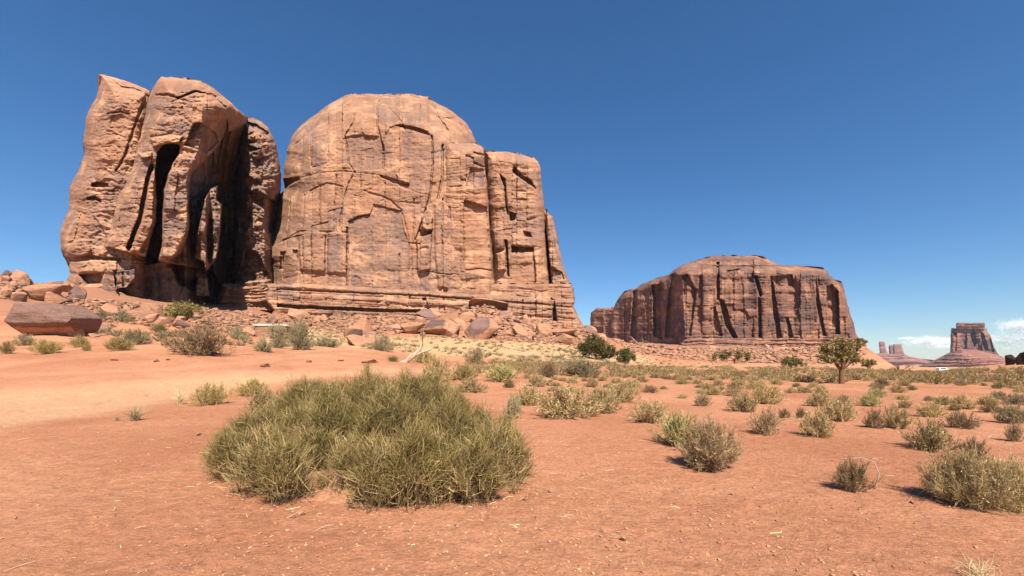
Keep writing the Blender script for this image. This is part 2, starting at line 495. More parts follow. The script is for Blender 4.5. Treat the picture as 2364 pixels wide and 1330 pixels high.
def rock_piece(name, parent, mat, left, right, D, step=1.3, seed=0, round_w=60, round_d=25, back=60, depth_fn=None, feats=(),
               jag=3.0, cell=(34, 85, 0.9), cell2=(13, 24, 0.35), nz=0.6, bedding=(0.5, 0.06), varnish=0.6, warp=4.0, slope=0.0, lean=0.0, crackp=0.5, bedtilt=0.0, cells=None):
    m_px = D / FPX                                   # metres per pixel of the survey drawing at this distance
    ly, lx = interp_outline(left); ry, rx = interp_outline(right)
    y0 = max(ly[0], ry[0]); y1 = min(ly[-1], ry[-1])
    nv = int((y1 - y0) / step) + 1
    wmax = max(np.interp(np.linspace(y0, y1, 50), ry, rx) - np.interp(np.linspace(y0, y1, 50), ly, lx))
    nu = int(wmax / step) + 1
    v = np.linspace(0, 1, nv); py1 = y0 + (y1 - y0) * v
    u = np.linspace(0, 1, nu); s = 0.6 * u + 0.4 * (0.5 - 0.5 * np.cos(np.pi * u))
    jl = jag * fbm(py1 / 22.0, py1 * 0 + seed, 4, seed + 1, 0.6); jr = jag * fbm(py1 / 22.0, py1 * 0 + seed + 7, 4, seed + 2, 0.6)
    xl = np.interp(py1, ly, lx) + jl; xr = np.interp(py1, ry, rx) + jr
    xr = np.maximum(xr, xl + 1.0)
    S, PY = np.meshgrid(s, py1)
    PX = xl[:, None] + (xr - xl)[:, None] * S
    PY = PY + jag * 1.1 * fbm(PX / 16.0, PX * 0 + seed, 4, seed + 20, 0.6) * sstep(26, 0, PY - y0)
    outl = list(zip(xl[::6], py1[::6])); outr = list(zip(xr[::6], py1[::6]))
    poly = outl + [(xl[-1], y1 + 300), (xr[-1], y1 + 300)] + outr[::-1]
    de = seg_dist(PX, PY, poly, True)
    q = np.clip(1 - de / round_w, 0, 1)
    dep = round_d * (1 - np.sqrt(np.maximum(0, 1 - q ** 2.2)))
    dep = dep + lean * (1 - (PY - y0) / (y1 - y0)) + slope * (PX - 0.5 * (lx.mean() + rx.mean()))
    # domain warp
    WX = PX + warp * 2 * fbm(PX / 26, PY / 26, 3, seed + 3); WY = PY + warp * 2 * fbm(PX / 26, PY / 26, 3, seed + 4)
    QX = PX + warp * 0.55 * fbm(PX / 30, PY / 30, 3, seed + 3); QY = PY + warp * 0.55 * fbm(PX / 30, PY / 30, 3, seed + 4)
    QX = QX + 1.6 * fbm(PX / 6, PY / 6, 2, seed + 30); QY = QY + 1.6 * fbm(PX / 6, PY / 6, 2, seed + 31)
    BY = WY - bedtilt * PX
    cells = cells or joint
    h1, g1, e1 = cells(QX / cell[0], QY / cell[1], seed + 5)
    h2, g2, e2 = cells(QX / cell2[0], QY / cell2[1], seed + 6)
    fade = sstep(2, 26, de)
    blk = (h1 - 0.5) * 2 * cell[2] + (h2 - 0.5) * 2 * cell2[2] * (0.4 + g1)
    blk = blk + crackp * 1.6 * sstep(0.07, 0.0, e1) * (g1 > 0.45) + 0.5 * crackp * sstep(0.09, 0, e2) * (g2 > 0.6)
    dep = dep + blk * fade
    nb = fbm(BY * bedding[1], PX / 240.0, 4, seed + 8, 0.62)
    dep = dep + bedding[0] * 2 * nb
    dep = dep + nz * (fbm(PX / 40, PY / 40, 5, seed + 9, 0.55) + 0.35 * fbm(PX / 7, PY / 5, 3, seed + 10))
    varn_shade = varnish + 0.35 * (g1 - 0.5) + 0.3 * (g2 - 0.5) + 0.6 * fbm(PX / 60, PY / 60, 3, seed + 12)
    lite = 0.5 + 0.55 * (h2 - 0.5) * 0.6 + 0.4 * nb + 0.22 * (g1 - 0.5)
    fresh = np.clip(0.5 * sstep(0.8, 1.0, g2) + sstep(0.86, 0.9, h1 * 0.5 + g1 * 0.5) * 0.8, 0, 1) * 0.55
    if depth_fn is not None: dep = dep + depth_fn(PX, PY)
    for f in feats:
        kind, pts, dm = f[0], f[1], f[2]; o = f[3] if len(f) > 3 else {}
        xs = [p[0] for p in pts]; ys = [p[1] for p in pts]; w = o.get('w', 3.0)
        bb = (QX > min(xs) - w - 8) & (QX < max(xs) + w + 8) & (QY > min(ys) - w - 8) & (QY < max(ys) + w + 8)
        if not bb.any(): continue
        fx, fy = QX[bb], QY[bb]
        if kind == 'poly':
            sdv = sdist(fx, fy, pts)
            mk = sstep(-0.6, w, sdv)
            if 'db' in o:                              # different depth at the foot
                t = np.clip((fy - min(ys)) / (max(ys) - min(ys)), 0, 1)
                dd = dm + (o['db'] - dm) * t
            else: dd = dm
            if o.get('round'):                         # bulging front like a pillar
                cxm = np.interp(fy, np.linspace(min(ys), max(ys), 12), [_midx(pts, yy) for yy in np.linspace(min(ys) + 1, max(ys) - 1, 12)])
                hw = np.maximum(4.0, np.array(max(xs) - min(xs)) * 0.5)
                dd = dd + o['round'] * np.clip((fx - cxm) / hw, -1, 1) ** 2
            dep[bb] += dd * mk
            if 'ribs' in o: dep[bb] += o['ribs'] * 2 * (vnoise(fx / 11, fy / 160, seed + 40) + 0.5 * vnoise(fx / 5, fy / 90, seed + 41)) * mk
            if 'slx' in o: dep[bb] += o['slx'] * np.clip(fx - o['slx0'], 0, None) * mk
            if 'v' in o: varn_shade[bb] = varn_shade[bb] * (1 - mk) + mk * (o['v'] + 0.25 * (g2[bb] - 0.5))  # varnish level; on the left butte's recesses it also paints in shade
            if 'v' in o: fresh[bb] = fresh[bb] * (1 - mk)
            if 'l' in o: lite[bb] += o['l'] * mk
            if 'f' in o: fresh[bb] = np.maximum(fresh[bb], o['f'] * mk)
            if 'flat' in o: dep[bb] -= blk[bb] * fade[bb] * mk * o['flat']
        else:
            dd = seg_dist(fx, fy, pts, False)
            dep[bb] += dm * sstep(w, w * 0.25, dd)
    dd = D + dep
    X = (PX - CX) / FPX * dd; Z = CAMZ - (PY - HOR) / FPX * dd
    V = np.stack([X, dd, Z], -1)
    idx = np.arange(nv * nu).reshape(nv, nu)
    Q = np.stack([idx[:-1, :-1], idx[1:, :-1], idx[1:, 1:], idx[:-1, 1:]], -1).reshape(-1, 4)
    col = np.stack([np.clip(varn_shade, 0, 1), np.clip(lite, 0, 1), np.clip(fresh, 0, 1)], -1)
    VV = [V.reshape(-1, 3)]; CC = [col.reshape(-1, 3)]; FF = [Q]
    ring = np.concatenate([idx[::-1, 0][:-1], idx[0, :], idx[1:, -1]])
    cen = np.array([X.mean(), dd.mean(), 0]); dirb = np.array([cen[0], cen[1], 0]); dirb /= np.linalg.norm(dirb)
    prev = ring; base = V.reshape(-1, 3)[ring]; bc = col.reshape(-1, 3)[ring]; off = nv * nu
    zmin = base[:, 2].min(); K = 6
    for k in range(1, K + 1):
        t = k / K
        shr = math.sqrt(max(0.0, 1 - t ** 2.5)) * 0.75 + 0.25 * (1 - t)
        p = base.copy()
        mid = base.mean(0)
        p[:, :2] = mid[:2] + (base[:, :2] - mid[:2]) * (0.35 + 0.65 * shr) + dirb[:2] * back * t
        p[:, 2] = zmin + (base[:, 2] - zmin) * (0.25 + 0.75 * shr)
        p += (RS.rand(*p.shape) - 0.5) * m_px * 3
        new = off + np.arange(len(ring)); off += len(ring)
        VV.append(p); CC.append(bc)
        FF.append(np.stack([prev[:-1], prev[1:], new[1:], new[:-1]], -1)); prev = new
    VV.append(VV[-1].mean(0)[None] * [1, 1, 0] + [[0, 0, zmin]]); CC.append(bc[:1])
    tri = np.stack([prev[:-1], prev[1:], np.full(len(prev) - 1, off)], -1)
    org = np.array(parent.location)
    me = make_mesh(name, np.concatenate(VV) - org, [np.concatenate(FF), tri], np.concatenate(CC))
    return obj(name, me, mat, parent)

def _midx(pts, y):
    xs = []
    n = len(pts)
    for i in range(n):
        ax, ay = pts[i]; bx, by = pts[(i + 1) % n]
        if (ay > y) != (by > y): xs.append(ax + (bx - ax) * (y - ay) / (by - ay))
    return 0.5 * (min(xs) + max(xs)) if xs else sum(p[0] for p in pts) / n

def crop(f, ox, oy): return lambda *p: [(ox + f * x, oy + f * y) for x, y in p]
c1 = crop(0.4511, 100, 150); c2 = crop(0.4663, 600, 180); c3 = crop(0.43316, 1340, 560); c4 = crop(0.3158, 0, 580)
c5 = crop(0.3469, 560, 650); cF = crop(0.21320, 1860, 720)

# --- left rock
def butte_root(name, px, py, d, label, cat='butte'):
    p = at(px, py, d); e = empty(name, tuple(p)); tag(e, label, cat); return e

left_rock = butte_root('sandstone_butte', 380, 690, 150, 'bulging two-humped sandstone butte with black shaded alcoves, on the left')
rock_piece('spire', left_rock, M_rock,
    [(226, 171), (234, 182), (228, 205), (218, 232), (206, 255), (197, 280), (195, 305), (192, 330), (196, 355), (187, 373), (176, 402), (161, 430), (158, 462), (158, 488), (147, 505),
     (140, 532), (139, 575), (150, 594), (161, 604), (162, 632), (150, 655), (140, 770)],
    [(233, 171), (262, 178), (300, 190), (346, 209), (352, 240), (350, 300), (345, 500), (345, 770)], 147, seed=40, cells=voro, round_w=55, round_d=20, back=55,
    slope=-0.005, varnish=0.45, cell=(60, 60, 0.45), cell2=(22, 14, 0.14), nz=1.3, bedding=(0.45, 0.09), crackp=0.12, warp=6,
    feats=[('poly', c1((240, 605), (280, 595), (335, 605), (335, 628), (290, 625), (245, 622)), 3.0, dict(w=2)),
           ('poly', c1((220, 675), (260, 668), (300, 690), (302, 712), (260, 690), (225, 690)), 2.5, dict(w=2)),
           ('poly', c1((150, 900), (200, 890), (250, 940), (240, 975), (150, 990), (110, 960)), -1.5, dict(w=6)),
           ('poly', c1((125, 985), (240, 975), (400, 990), (400, 1010), (240, 1000), (140, 1010)), 3.0, dict(w=3)),
           ('poly', c1((175, 1070), (300, 1060), (310, 1125), (220, 1125)), 5.0, dict(w=4)),
           ('poly', c1((130, 1005), (380, 1000), (380, 1060), (140, 1065)), -1.0, dict(w=4, f=0.4, v=0.1)),
           ('crack', c1((310, 55), (400, 110), (470, 120), (540, 165)), 1.6, dict(w=3)),
           ('crack', c1((330, 250), (400, 240), (440, 250)), 1.2, dict(w=3)),
           ('crack', c1((540, 130), (490, 250), (450, 370), (420, 470), (370, 540)), 1.3, dict(w=5))])

def flank(PX, PY):     # the right flank of the main hump turns away from us
    x0 = 432 + 30 * sstep(420, 300, PY) + 10 * vnoise(PY / 40, PY * 0 + 3, 61)
    run = np.clip(PX - x0, 0, None)
    return 0.66 * run * sstep(235, 330, PY) + 0.10 * run * sstep(330, 235, PY) + 0.03 * np.clip(345 - PX, 0, None)

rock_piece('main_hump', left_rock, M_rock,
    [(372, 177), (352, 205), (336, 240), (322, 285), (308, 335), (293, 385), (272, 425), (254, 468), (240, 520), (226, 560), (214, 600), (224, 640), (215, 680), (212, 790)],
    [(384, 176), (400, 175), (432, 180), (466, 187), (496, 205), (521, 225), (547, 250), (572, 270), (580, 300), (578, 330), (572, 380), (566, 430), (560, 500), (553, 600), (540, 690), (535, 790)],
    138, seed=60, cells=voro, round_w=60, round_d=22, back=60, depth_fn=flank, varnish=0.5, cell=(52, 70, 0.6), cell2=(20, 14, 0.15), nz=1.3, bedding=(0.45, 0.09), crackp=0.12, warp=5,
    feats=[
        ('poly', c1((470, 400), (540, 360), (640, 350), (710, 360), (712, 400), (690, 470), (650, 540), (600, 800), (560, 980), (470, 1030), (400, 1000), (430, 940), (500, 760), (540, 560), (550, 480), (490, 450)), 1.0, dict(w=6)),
        ('poly', c1((585, 440), (610, 412), (660, 402), (700, 410), (700, 450), (665, 500), (640, 560), (622, 640), (612, 760), (612, 900), (590, 1010), (510, 1030), (545, 900), (575, 800), (580, 690), (570, 560)), 26.0, dict(w=4, l=-0.1, v=0.9)),  # narrow alcove: varnish, with its deep shade painted into the tone
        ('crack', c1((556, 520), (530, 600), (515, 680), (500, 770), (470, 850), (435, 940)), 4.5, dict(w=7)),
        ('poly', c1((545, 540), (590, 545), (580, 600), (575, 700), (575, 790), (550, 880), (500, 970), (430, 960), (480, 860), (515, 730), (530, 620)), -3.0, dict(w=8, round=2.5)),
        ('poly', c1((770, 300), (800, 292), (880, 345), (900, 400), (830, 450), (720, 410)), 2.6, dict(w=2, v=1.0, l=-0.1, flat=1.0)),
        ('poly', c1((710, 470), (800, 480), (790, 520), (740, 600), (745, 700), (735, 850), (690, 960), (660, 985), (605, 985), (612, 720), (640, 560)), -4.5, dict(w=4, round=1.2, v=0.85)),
        ('poly', c1((745, 560), (810, 490), (900, 400), (930, 330), (1010, 370), (1040, 450), (1010, 700), (990, 1000), (950, 1190), (850, 1200), (690, 1130), (640, 1000), (700, 960), (740, 850), (745, 700)), 9.0, dict(w=5, v=0.95, l=-0.1, flat=0.3, ribs=5.0)),  # flank hollow: dark tone paints its shade on top of the varnish
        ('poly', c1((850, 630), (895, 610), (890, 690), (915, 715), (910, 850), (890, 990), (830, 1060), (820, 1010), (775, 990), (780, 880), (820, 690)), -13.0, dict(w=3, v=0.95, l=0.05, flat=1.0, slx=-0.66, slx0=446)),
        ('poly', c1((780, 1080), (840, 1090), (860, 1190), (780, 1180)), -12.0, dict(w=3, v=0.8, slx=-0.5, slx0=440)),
        ('poly', c1((240, 960), (330, 930), (440, 960), (600, 1000), (860, 1050), (960, 1190), (880, 1300), (700, 1300), (520, 1230), (370, 1150), (360, 1060), (260, 1010)), 17.0, dict(w=4, v=0.9, l=-0.1, ribs=0.8)),  # undercut foot: varnish tone also darkened to paint the overhang's shade
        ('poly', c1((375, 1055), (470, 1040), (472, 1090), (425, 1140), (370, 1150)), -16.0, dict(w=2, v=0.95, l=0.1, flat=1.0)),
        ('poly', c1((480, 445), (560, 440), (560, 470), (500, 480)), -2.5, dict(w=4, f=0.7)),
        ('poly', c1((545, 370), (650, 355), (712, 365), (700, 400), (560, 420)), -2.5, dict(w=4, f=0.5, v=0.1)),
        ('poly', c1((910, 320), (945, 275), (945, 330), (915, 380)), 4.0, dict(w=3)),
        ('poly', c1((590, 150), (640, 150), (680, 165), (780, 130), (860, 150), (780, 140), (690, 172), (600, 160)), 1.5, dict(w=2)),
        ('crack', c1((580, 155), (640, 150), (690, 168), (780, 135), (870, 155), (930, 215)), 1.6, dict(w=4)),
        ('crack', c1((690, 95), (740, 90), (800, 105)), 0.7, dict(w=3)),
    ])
rock_piece('rear_hump', left_rock, M_rock,
    [(560, 262), (552, 300), (548, 400), (545, 500), (540, 600), (530, 780)],
    [(585, 272), (602, 279), (621, 297), (633, 318), (639, 345), (644, 375), (648, 402), (646, 440), (641, 480), (638, 520), (645, 600), (640, 780)],
    182, seed=80, cells=voro, depth_fn=lambda X, Y: 0.5 * np.clip(X - 610, 0, None) * sstep(430, 470, Y), round_w=40, round_d=30, back=45, varnish=0.9, cell=(26, 26, 1.6), cell2=(11, 9, 0.8), nz=2.8, bedding=(0.9, 0.06), crackp=0.4, warp=5,
    feats=[('poly', c1((1040, 290), (1090, 300), (1160, 350), (1150, 370), (1100, 350), (1045, 315)), 5, dict(w=3)),
           ('poly', c1((1040, 410), (1120, 430), (1060, 450)), 4, dict(w=3)),
           ('poly', c1((1040, 640), (1130, 660), (1200, 700), (1190, 860), (1150, 870), (1130, 740), (1060, 700)), 7, dict(w=4)),
           ('poly', c1((1000, 770), (1070, 780), (1040, 860), (1000, 860)), 4, dict(w=4)),
           ('poly', c1((1040, 940), (1100, 960), (1150, 1060), (1130, 1110), (1040, 1110), (1000, 1060)), 7, dict(w=4)),
           ('poly', c1((980, 1110), (1170, 1090), (1180, 1250), (960, 1250)), -4, dict(w=6, f=0.4))])
rock_piece('foot_ledge', left_rock, M_rock,
    [(515, 655), (500, 690), (498, 800)], [(640, 655), (660, 690), (665, 800)], 176, seed=90, round_w=14, round_d=10, back=20, varnish=0.25,
    cell=(20, 9, 0.9), cell2=(9, 5, 0.5), nz=1.0, bedding=(2.2, 0.13), crackp=0.5, warp=3)

# --- dome rock
dome = butte_root('sandstone_dome', 900, 730, 183, 'tall sunlit sandstone dome butte with a flat sheer face, beside the gap')
rock_piece('dome_face', dome, M_rock,
    [(800, 216), (784, 227), (756, 244), (730, 262), (705, 280), (685, 298), (672, 318), (665, 340), (659, 365), (653, 390), (651, 412), (656, 425), (657, 437), (645, 449), (641, 482), (630, 525),
     (611, 563), (605, 590), (613, 622), (618, 645), (612, 690), (606, 790)],
    [(930, 214), (958, 217), (985, 224), (1012, 240), (1036, 250), (1060, 270), (1081, 292), (1096, 318), (1100, 345), (1110, 400), (1125, 500), (1138, 650), (1145, 790)],
    178, seed=100, round_w=95, round_d=38, back=75, varnish=0.5, cell=(30, 95, 0.75), cell2=(12, 22, 0.30), nz=0.8, bedding=(0.16, 0.07), crackp=0.4, warp=4, jag=5.0, lean=6,
    feats=[
        ('poly', c2((640, 240), (690, 228), (770, 243), (830, 265), (850, 290), (862, 430), (850, 560), (780, 565), (680, 520), (610, 480), (602, 350), (612, 300)), 0.7, dict(db=0.25, w=2, v=0.6, flat=0.6)),
        ('poly', c2((415, 290), (500, 280), (595, 290), (612, 330), (610, 455), (540, 460), (470, 455), (432, 420)), 0.7, dict(w=2, v=0.65, flat=0.5)),
        ('poly', c2((660, 232), (700, 229), (770, 243), (830, 264), (838, 290), (820, 285), (765, 264), (700, 246)), 2.4, dict(w=2)),
        ('poly', c2((500, 262), (560, 258), (590, 290), (520, 292)), -0.8, dict(w=3)),
        ('crack', c2((600, 95), (580, 150), (580, 230), (596, 290), (612, 345), (612, 450)), 1.8, dict(w=2.6)),
        ('crack', c2((480, 150), (462, 220), (418, 288), (432, 345), (440, 425), (472, 465)), 1.2, dict(w=2.6)),
        ('crack', c2((470, 465), (440, 520), (412, 620), (395, 740)), 0.9, dict(w=2.6)),
        ('crack', c2((850, 290), (857, 430), (842, 590), (800, 720), (770, 800)), 1.8, dict(w=3)),
        ('crack', c2((905, 330), (903, 480), (880, 600)), 2.0, dict(w=3.5)),
        ('crack', c2((420, 460), (500, 470), (590, 480), (680, 525), (780, 570), (840, 580)), 0.35, dict(w=2.5)),
        ('poly', c2((100, 505), (190, 488), (205, 505), (150, 535), (115, 565)), 3.0, dict(w=3)),
        ('crack', c2((190, 498), (300, 470), (430, 462)), 0.35, dict(w=3)),
        ('crack', c2((90, 820), (200, 760), (330, 762), (430, 765)), 0.7, dict(w=3)),
        ('crack', c2((640, 150), (700, 215), (720, 260)), 0.8, dict(w=2.5)), ('crack', c2((250, 560), (330, 520), (410, 540)), 0.7, dict(w=3)),
        ('poly', c2((590, 478), (680, 500), (740, 520), (740, 535), (670, 525), (600, 495)), 1.8, dict(w=2)),
        ('poly', c2((670, 470), (745, 470), (745, 530), (690, 525)), -1.6, dict(w=4, f=0.4)),
        ('poly', c2((440, 712), (480, 692), (540, 680), (562, 620), (640, 640), (700, 660), (715, 760), (742, 820), (740, 960), (640, 1000), (440, 965)), 1.0, dict(w=2, v=0.75, l=0.05, flat=0.7)),
        ('crack', c2((440, 710), (490, 685), (540, 678)), 1.8, dict(w=2.6)),
        ('crack', c2((552, 760), (550, 860), (555, 960)), 0.5, dict(w=2)),
        ('crack', c2((300, 540), (296, 680), (304, 760)), 1.0, dict(w=2.2)), ('crack', c2((250, 240), (246, 330), (252, 440)), 0.9, dict(w=2.2)), ('crack', c2((690, 300), (694, 400), (690, 500)), 0.8, dict(w=2)),
        ('crack', c2((760, 600), (764, 720), (752, 860), (756, 1000)), 1.2, dict(w=2.4)), ('crack', c2((690, 870), (686, 1020)), 0.9, dict(w=2.2)), ('crack', c2((150, 600), (140, 720), (128, 860)), 1.1, dict(w=2.4)),
        ('crack', c2((220, 580), (214, 700), (208, 770)), 0.9, dict(w=2.2)), ('crack', c2((380, 480), (372, 620), (366, 760)), 0.9, dict(w=2.2)), ('crack', c2((905, 600), (902, 800), (906, 1040)), 1.3, dict(w=2.4)),
        ('crack', c2((960, 330), (956, 420), (962, 560)), 1.0, dict(w=2.2)), ('crack', c2((700, 90), (706, 160), (700, 230)), 0.8, dict(w=2.2)), ('crack', c2((620, 520), (616, 600), (624, 680)), 0.7, dict(w=2)),
        ('crack', c2((432, 740), (434, 880), (432, 1040)), 2.2, dict(w=2.8)),
        ('crack', c2((520, 560), (600, 585), (650, 610), (700, 660), (722, 740), (735, 800)), 0.8, dict(w=3)),
        ('poly', c2((800, 690), (832, 638), (860, 690), (856, 752), (830, 762), (800, 742)), -4.0, dict(w=4, f=0.3)),
        ('poly', c2((770, 790), (855, 765), (842, 955), (780, 960)), -2.2, dict(w=4)),
        ('poly', c2((790, 745), (830, 765), (855, 755), (850, 772), (780, 790)), 2.2, dict(w=2)),
        ('poly', c2((862, 620), (900, 595), (938, 640), (936, 1045), (880, 1040), (862, 860)), -1.8, dict(w=5, round=0.8)),
        ('poly', c2((190, 770), (260, 750), (330, 765), (325, 960), (195, 950)), -1.8, dict(w=4, v=0.5)),
        ('poly', c2((338, 765), (390, 755), (434, 770), (430, 970), (330, 965)), -1.4, dict(w=4, v=0.8)),
        ('poly', c2((100, 860), (130, 855), (120, 950), (95, 950)), 2.5, dict(w=3)),
        ('poly', c2((160, 850), (190, 850), (185, 900), (165, 890)), 2.0, dict(w=2)),
        ('poly', c2((0, 900), (30, 930), (35, 990), (5, 1010)), 4, dict(w=3)),
        ('crack', c2((860, 120), (880, 190), (930, 260)), 1.8, dict(w=4)),
        ('crack', c2((300, 190), (230, 280), (180, 330)), 1.0, dict(w=3)),
        ('poly', c2((395, 96), (470, 84), (600, 80), (760, 86), (850, 122), (840, 132), (740, 100), (600, 92), (470, 100), (400, 110)), 1.6, dict(w=2)),
        ('poly', c2((330, 150), (420, 128), (520, 138), (500, 150), (400, 146)), 1.0, dict(w=2)), ('poly', c2((900, 200), (960, 190), (1010, 240), (990, 250), (930, 215)), 1.6, dict(w=2)),
        ('crack', c2((400, 95), (500, 80), (600, 76), (760, 85), (850, 120)), 1.0, dict(w=3)),
        ('crack', c2((830, 960), (940, 975), (1010, 960)), 0.8, dict(w=2)),
    ])
rock_piece('step_block', dome, M_rock,
    [(1030, 330), (1022, 345), (1022, 420), (1020, 500), (1014, 600), (1012, 700), (1010, 790)],
    [(1080, 328), (1103, 331), (1116, 342), (1119, 370), (1124, 420), (1127, 470), (1132, 530), (1137, 600), (1142, 690), (1145, 790)],
    180, seed=120, round_w=26, round_d=10, back=40, varnish=0.42, cell=(22, 60, 0.7), cell2=(10, 14, 0.3), nz=0.6, bedding=(0.4, 0.06), crackp=0.4, warp=2.5,
    feats=[('poly', c2((1010, 605), (1060, 615), (1125, 640), (1128, 700), (1145, 985), (1010, 960)), 2.8, dict(db=0.6, w=2, v=0.15, flat=0.9, l=0.05)),
           ('poly', c2((1040, 440), (1115, 450), (1115, 540), (1060, 550), (1020, 540)), 1.4, dict(w=2, v=0.9)),
           ('crack', c2((1060, 370), (1110, 385)), 2, dict(w=3)), ('crack', c2((1060, 420), (1110, 440)), 2, dict(w=3)),
           ('crack', c2((940, 640), (942, 800), (940, 1040)), 1.6, dict(w=3)), ('crack', c2((1010, 620), (1012, 980)), 1.4, dict(w=2.5)),
           ('crack', c2((1020, 950), (1090, 945), (1150, 955)), 1.0, dict(w=2.5))])
rock_piece('column_block', dome, M_rock,
    [(1118, 349), (1117, 380), (1124, 470), (1132, 600), (1138, 700), (1140, 800)],
    [(1150, 347), (1185, 342), (1199, 354), (1216, 360), (1229, 362), (1242, 374), (1249, 398), (1251, 440), (1256, 475), (1262, 560), (1268, 640), (1275, 700), (1280, 800)],
    186, seed=140, round_w=28, round_d=14, back=45, varnish=0.42, cell=(24, 60, 1.2), cell2=(11, 18, 0.5), nz=0.8, bedding=(0.4, 0.05), crackp=0.6, warp=3,
    feats=[('poly', c2((1255, 430), (1300, 480), (1340, 500), (1370, 555), (1320, 520), (1250, 470)), 4, dict(w=3)),
           ('poly', c2((1180, 470), (1215, 500), (1228, 640), (1235, 700), (1210, 640), (1205, 540)), 4, dict(w=3)),
           ('poly', c2((1232, 660), (1272, 670), (1265, 705), (1235, 710)), 5, dict(w=3)),
           ('poly', c2((1245, 830), (1290, 835), (1352, 840), (1350, 862), (1245, 862)), 5, dict(w=2)),
           ('poly', c2((1210, 800), (1225, 800), (1236, 985), (1226, 985)), 6, dict(w=3)),
           ('poly', c2((1150, 750), (1200, 740), (1215, 800), (1210, 850), (1160, 850)), -2.5, dict(w=4)),
           ('poly', c2((1165, 865), (1215, 850), (1220, 950), (1175, 960)), -2.5, dict(w=4, f=0.4)),
           ('poly', c2((1250, 780), (1330, 790), (1345, 838), (1245, 830)), -1.5, dict(w=4, f=0.5)),
           ('poly', c2((1240, 865), (1350, 865), (1360, 1075), (1245, 1060)), -0.5, dict(w=3, flat=0.8)),
           ('crack', c2((1352, 840), (1362, 960), (1362, 1085)), 2.2, dict(w=3)),
           ('crack', c2((1120, 380), (1122, 560), (1135, 720), (1150, 900)), 3, dict(w=4)),
           ('poly', c2((1300, 755), (1340, 765), (1350, 790), (1310, 785)), 3, dict(w=2))])
rock_piece('end_buttress', dome, M_rock,
    [(1254, 470), (1252, 520), (1256, 600), (1262, 700), (1266, 810)],
    [(1264, 484), (1268, 496), (1278, 499), (1284, 530), (1290, 568), (1299, 608), (1312, 642), (1325, 668), (1328, 690), (1324, 706), (1338, 735), (1344, 752), (1350, 810)],
    189, seed=160, round_w=20, round_d=14, back=45, varnish=0.55, cell=(20, 50, 1.0), cell2=(10, 13, 0.5), nz=0.9, bedding=(0.6, 0.07), crackp=0.5, warp=3,
    feats=[('poly', c2((1400, 640), (1420, 650), (1425, 800), (1440, 950), (1450, 1060), (1465, 1210), (1450, 1215), (1435, 1060), (1415, 950), (1405, 800)), 9, dict(w=3)),
           ('poly', c2((1410, 920), (1500, 960), (1510, 1000), (1440, 1010)), 3, dict(w=3))])
rock_piece('base_ledge', dome, M_rock,
    [(612, 655), (618, 668), (610, 690), (622, 705), (632, 715), (600, 800)],
    [(1320, 655), (1328, 690), (1322, 706), (1334, 735), (1342, 750), (1346, 800)],
    171, seed=180, round_w=7, round_d=4, back=18, varnish=0.5, cell=(24, 40, 0.5), cell2=(11, 9, 0.35), nz=0.6, bedding=(0.5, 0.09), crackp=0.5, warp=2, bedtilt=0.045,
    depth_fn=lambda X, Y: 0.016 * np.clip(X - 1000, 0, None) + 9.0 * sstep(652 + (X - 650) * 0.062 + 4, 652 + (X - 650) * 0.062 - 2, Y) - 1.5 * sstep(675 + (X - 650) * 0.05, 678 + (X - 650) * 0.05, Y),
    feats=[('crack', [(640, 668), (800, 675), (1000, 684), (1120, 694), (1250, 702), (1330, 712)], 1.4, dict(w=3)),
           ('poly', [(640, 701), (700, 705), (850, 711), (970, 716), (980, 724), (850, 720), (700, 714), (640, 710)], 4.0, dict(w=2)),
           ('poly', c2((800, 1090), (820, 1085), (840, 1145), (815, 1150)), 2.5, dict(w=2)),
           ('poly', c2((1440, 1090), (1462, 1095), (1470, 1215), (1450, 1215)), 6.0, dict(w=2)),
           ('crack', c2((1365, 1090), (1364, 1180)), 2.0, dict(w=2.5)), ('crack', c2((910, 1085), (912, 1150)), 1.2, dict(w=2.5)),
           ('crack', c2((742, 1080), (742, 1130)), 1.2, dict(w=2.5)), ('crack', c2((1300, 1100), (1295, 1180)), 1.2, dict(w=2.5))])

